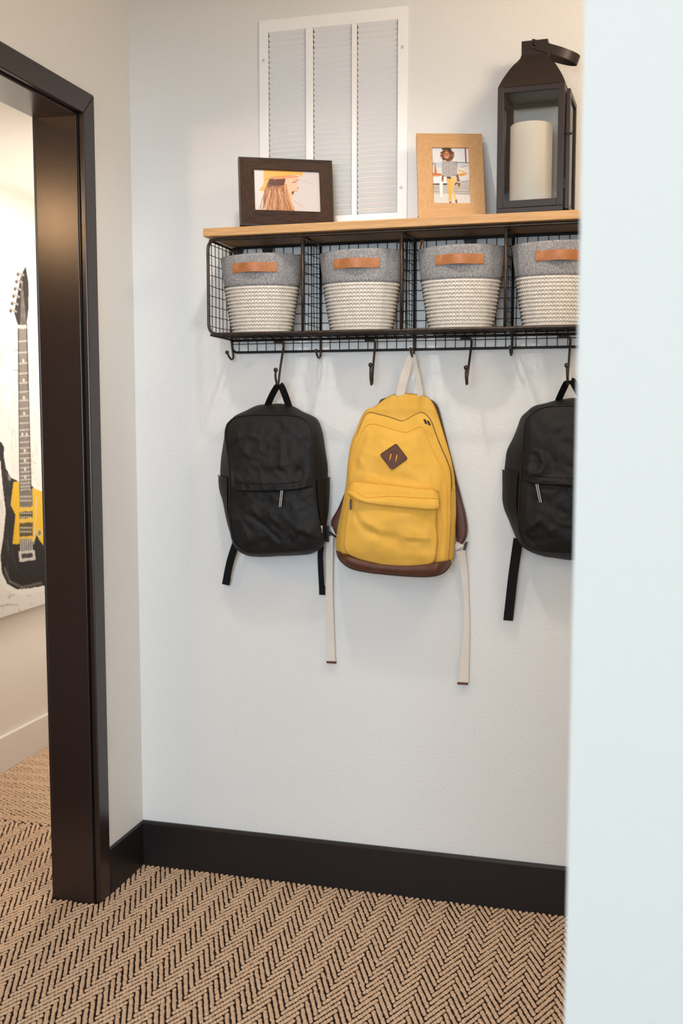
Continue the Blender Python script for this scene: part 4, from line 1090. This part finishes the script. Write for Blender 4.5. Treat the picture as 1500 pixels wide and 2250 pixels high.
    rows = [qi, q0] + [q0*(1-f) + q1*f - np.array([0, .004*math.sin(PI*f), 0]) for f in (.2, .4, .6, .8, 1)] + [q1*.5 + q2*.5 - np.array([0, .002, 0]), q2, q2*.5 + qb*.5, qb]
    lb = MB().loft(rows, flip=True).build('leather_base', M['brown_leather'], t, True)
    MB().tube([p_ - np.array([0, .0012, 0]) for p_ in rows[7]], .0011, 6).build('edge_welt', M['brown_edge'], lb, True)
    # diamond patch
    off_, s_ = (780, 840), 6.818; AL = np.concatenate(sh.rings[-47:])
    def D(x, y):
        q = at(off_[0] + x/s_, off_[1] + y/s_, y=-.112); k = np.argmin((AL[:, 0] - q[0])**2 + (AL[:, 2] - q[2])**2)
        return at(off_[0] + x/s_, off_[1] + y/s_, y=AL[k, 1] - .0012)
    dy = np.array([0, -.0035, 0])
    out = fillet([D(618, 918), D(790, 1143), D(552, 1312), D(374, 1085)], .0055, 5)
    g4 = np.mean([D(618, 918), D(790, 1143), D(552, 1312), D(374, 1085)], axis=0); n4 = np.cross(D(790, 1143) - D(374, 1085), D(618, 918) - D(552, 1312)); n4 /= np.linalg.norm(n4)
    def D2(x, y):
        q = at(off_[0] + x/s_, off_[1] + y/s_, y=g4[1]); q[1] = g4[1] - ((q - g4) @ (n4*np.array([1, 0, 1])))/n4[1] - .0052; return q
    pt = MB().prism([q + np.array([0, .006, 0]) for q in out], dy - np.array([0, .006, 0])).build('diamond_patch', M['brown_leather'], t)
    MB().tube([q + dy for q in out], .0008, 5, closed=True).build('patch_edge', M['brown_edge'], pt, True)
    for (xa, ya, xb, yb2) in ((546, 1048, 526, 1170), (636, 1062, 617, 1190)):
        MB().ribbon([D2(xa, ya), D2((xa+xb)/2, (ya+yb2)/2), D2(xb, yb2)], [.0008, .0026, .0008], .0006, (1, 0, 0)).build('slot', M['slot'], pt)
        MB().tube([D2(xa, ya - 8), D2(xa - 3, ya + 14)], .0009, 5).build('slot_end', M['brown_edge'], pt, True)
    # cotton hanging loop over the short hook
    MB().ribbon(smooth_path([A_(545, 318, -.028), A_(552, 270, -.031), A_(585, 150, -.036), A_(612, 72, -.040), A_(622, 62, -.040), A_(632, 70, -.040), A_(650, 160, -.034), A_(668, 270, -.030), A_(672, 320, -.027)], 7),
                [.0215]*14 + [.0195]*7 + [.0125]*7 + [.009]*7 + [.0095]*7 + [.0125]*7 + [.0150]*8, .0018, (1, .25, 0)).build('hanging_loop', M['web'], t, 'auto')
    # padded shoulder straps
    def pad(outer, inner, y0, y1, name='shoulder_strap'):
        n_ = 40
        def rs(px, ys):
            L = np.array(smooth_path([A_(x, q, y) for (x, q), y in zip(px, ys)], 8)); d = np.concatenate([[0], np.cumsum(np.linalg.norm(np.diff(L, axis=0), axis=1))])
            s__ = np.linspace(0, d[-1], n_); return np.stack([np.interp(s__, d, L[:, k]) for k in range(3)], 1)
        yo = list(np.linspace(y0, y1, len(outer))); yi = list(np.linspace(y0, y1, len(inner)))
        a, b = rs(outer, yo), rs(inner, yi); rows_ = []
        for f, dd in ((0, 0), (.03, -.0035), (.15, -.0048), (.5, -.0055), (.85, -.0048), (.97, -.0035), (1, 0), (.9, .0035), (.5, .004), (.1, .0035), (0, 0)):
            rows_.append(a*(1-f) + b*f + np.array([0, dd, 0]))
        m_ = MB().loft(rows_)
        for e_ in (0, -1): m_.add([r[e_] for r in rows_[:-1]], [tuple(range(len(rows_)-1))])
        st = m_.build(name, M['brown_leather'], t, 'auto')
        for f in (.14, .86): MB().tube(a*(1-f) + b*f + np.array([0, -.0052, 0]), .0009, 5).build('strap_seam', M['brown_edge'], st, True)
        return st
    pad([(690,322),(752,346),(786,385),(805,450),(826,535),(866,690),(912,875),(940,985),(960,1065),(971,1150),(965,1215),(938,1258)], [(660,345),(700,365),(730,410),(752,480),(772,560),(808,710),(845,890),(868,1000),(884,1080),(895,1160),(898,1205),(902,1236)], -.017, -.017)
    pad([(470,325),(425,338),(408,362),(370,450),(310,600),(240,800),(190,935),(150,1030),(112,1095),(105,1125),(112,1150),(138,1196)], [(500,345),(470,370),(455,400),(430,480),(370,640),(300,820),(250,950),(215,1040),(190,1100),(180,1130),(176,1160),(170,1205)], -.016, -.020)
    # cream webbing tabs, ladder buckles and tails
    def tri(px, y):
        MB().prism([A_(a, b, y) for a, b in px], (0, .002, 0)).build('webbing_tab', M['web'], t)
    tri([(915,1226),(948,1268),(894,1298),(888,1262)], -.021); tri([(116,1140),(146,1192),(140,1222),(104,1160)], -.024)
    p = A_(953, 1278, -.020); MB().obox(p + np.array([-.006, -.003, -.012]), np.array([.008, 0, .004]), np.array([.006, 0, .024]), np.array([0, .006, 0])).build('buckle', M['black_plastic'], t, bevel=.001)
    MB().tube([A_(72, 1160, -.030), A_(140, 1212, -.027)], .0024, 6).build('buckle', M['black_plastic'], t, True)
    def tail(px, ys, ws, tip, tipy):
        P = [A_(a, b, y) for (a, b), y in zip(px, ys)]; S_ = smooth_path(P, 8)
        ww = np.interp(np.linspace(0, 1, len(S_)), np.linspace(0, 1, len(ws)), ws)
        o = MB().ribbon(S_, list(ww), .0018, (1, .1, 0)).build('strap_tail', M['web'], t, 'auto')
        a, b = A_(tip[0], tip[1], tipy), A_(tip[2], tip[3], tipy)
        MB().obox(a + np.array([0, -.002, 0]), np.array([b[0] - a[0], 0, 0]), np.array([0, 0, b[2] - a[2]]), np.array([0, .004, 0])).build('leather_tip', M['brown_leather'], o, bevel=.0008)
    tail([(925,1300),(945,1400),(955,1500),(962,1600),(966,1700),(962,1850),(950,2000),(946,2132)], (-.026, -.016, -.014, -.012, -.012, -.012, -.012, -.012), (.0235, .019, .016, .013, .0125, .016, .0235, .0245), (905, 2132, 973, 2150), -.012)
    tail([(100,1205),(97,1300),(96,1450),(93,1600),(97,1700),(101,1850),(107,1997)], (-.028, -.024, -.020, -.018, -.016, -.014, -.012), (.017, .018, .0175, .0215, .0215, .0225, .0230), (77, 1996, 139, 2014), -.012)
yellow_pack()

# ------------------------------------------------------------------ canvas with the painted guitar in the side room
def guitar_canvas():
    X = FX + .036; y0, y1, z0, z1 = .455, 1.085, .574, 1.9005
    t = thing('wall_canvas', 'white canvas painting of a black and yellow electric guitar beyond the doorway', 'painting', (FX, (y0+y1)/2, z0))
    MB().box(FX + .001, X - .0006, y0, y1, z0, z1).build('stretched_canvas', M['canvas_side'], t, bevel=.002)
    R = Raster(210, 440, (238, 233, 226)); off, sc = (0, 500), 1.875
    def Q(*pts):
        o = []
        for (a, b) in pts:
            p = at(off[0] + a/sc, off[1] + b/sc, x=X); o.append(((p[1] - y0)/(y1 - y0), (z1 - p[2])/(z1 - z0)))
        return o
    rnd = random.Random(11); S = lambda m: m/(y1 - y0)
    for i in range(520):
        u, v = rnd.random(), rnd.random(); a = rnd.choice([0, PI/2, PI/2, .3]) + rnd.gauss(0, .15); L = rnd.uniform(.02, .10)
        R.line([(u, v), (u + L*math.cos(a), v + L*math.sin(a)*.5)], S(rnd.uniform(.0012, .004)), rnd.choice([(120, 112, 104), (200, 194, 186), (168, 160, 152), (252, 250, 246)]), rnd.uniform(.3, .8))
    blk, wht, gry, yel = (36, 31, 29), (244, 240, 234), (128, 120, 112), (233, 186, 44)
    body = [(-60,900),(-20,870),(8,885),(18,905),(16,940),(25,990),(45,1028),(70,1040),(85,1060),(130,1060),(150,1085),(178,1086),(215,1040),(235,1000),(240,1060),(225,1150),(235,1260),(262,1350),(255,1440),(200,1470),(120,1484),(70,1488),(30,1465),(8,1420),(2,1350),(14,1270),(24,1170),(10,1050),(2,960)]
    body = [((a if a > -30 else a), b) for a, b in body]
    P = Q(*body); R.line(P + P[:1], S(.040), wht); R.poly(P, blk)
    for i in range(26):
        a, b = rnd.uniform(5, 60), rnd.uniform(1000, 1440); R.line(Q((a, b), (a + rnd.uniform(2, 12), b + rnd.uniform(10, 60))), S(.004), (120, 112, 106), .35)
    R.line(Q((20, 1400), (40, 1455), (90, 1480), (170, 1462)), S(.010), (150, 142, 134), .6)
    R.poly(Q((56,1046),(82,1046),(86,1110),(126,1092),(134,1072),(176,1086),(190,1200),(182,1312),(165,1290),(150,1262),(142,1292),(76,1302),(52,1302),(64,1182),(44,1140)), yel)
    head = [(107,160),(118,225),(119,330),(110,402),(74,402),(58,350),(70,285),(84,205),(99,172)]
    P = Q(*head); R.line(P + P[:1], S(.03), wht); R.poly(P, (52, 46, 42))
    for k in range(6):
        a, b = 84 - 6*k, 190 + 30*k; R.disc(*Q((a - 6, b))[0], S(.013), .0075, (190, 184, 176)); R.line(Q((a - 4, b), (a + 14, b + 6)), S(.008), (160, 152, 144)); R.disc(*Q((a - 10, b + 4))[0], S(.008), .005, (80, 72, 66))
        R.line(Q((90 + 3*k, 200 + 30*k), (86 + 4*k, 402)), S(.0025), (170, 162, 154))
    R.line(Q((40, 410), (40, 1030)), S(.02), (250, 247, 242), .5)
    R.poly(Q((77,402),(109,402),(128,1150),(84,1150)), (110, 102, 94)); R.line(Q((75, 402), (82, 1100)), S(.006), (40, 34, 32)); R.line(Q((111, 402), (128, 1080)), S(.006), (40, 34, 32))
    R.poly(Q((74,402),(110,402),(110,416),(74,416)), (214, 206, 196))
    L = 430.
    for k in range(24):
        b = 420 + (1 - 2**(-(k+1)/12.))*880; f = (b - 402)/700.; R.line(Q((77 + 7*f, b), (109 + 17*f, b - 3)), S(.004), (206, 198, 188))
        if k in (2, 4, 6, 8, 14, 16, 18, 20): R.disc(*Q((94 + 11*f, b - 12))[0], S(.007), .0045, (226, 220, 210))
        if k == 11: [R.disc(*Q((94 + 11*f + q, b - 10))[0], S(.006), .004, (226, 220, 210)) for q in (-9, 9)]
    for k in range(6): R.line(Q((82 + 4.6*k, 402), (86 + 7.5*k, 1300)), S(.0022), (206, 200, 192), .8)
    for (b0, b1, cl) in ((1082, 1150, (120, 112, 104)), (1170, 1198, (70, 62, 40)), (1216, 1272, (90, 78, 44))):
        R.poly(Q((80, b0), (134, b0 - 4), (135, b1 - 4), (81, b1)), cl)
        for k in range(6): R.disc(*Q((86 + 8*k, (b0+b1)/2 - 9))[0], S(.004), .0028, (220, 210, 190)); R.disc(*Q((86 + 8*k, (b0+b1)/2 + 7))[0], S(.004), .0028, (220, 210, 190))
    for k in range(6): R.poly(Q((82 + 9*k, 1282), (89 + 9*k, 1281), (89 + 9*k, 1330), (82 + 9*k, 1332)), (186, 180, 172)); R.line(Q((82 + 9*k, 1282), (82 + 9*k, 1332)), S(.004), (60, 54, 50))
    R.poly(Q((76,1332),(142,1326),(146,1366),(80,1376)), (206, 200, 192)); R.poly(Q((88,1342),(134,1338),(136,1356),(90,1362)), (70, 62, 58)); R.line(Q((150, 1110), (146, 1200), (138, 1300)), S(.006), (214, 206, 190))
    R.disc(*Q((162, 1256))[0], S(.020), .012, (226, 206, 150)); R.disc(*Q((162, 1256))[0], S(.013), .008, (150, 130, 80))
    R.mesh('painted_face', M['paint_print'], t, (X, y0, z1), (0, y1 - y0, 0), (0, 0, z0 - z1), .70)
guitar_canvas()
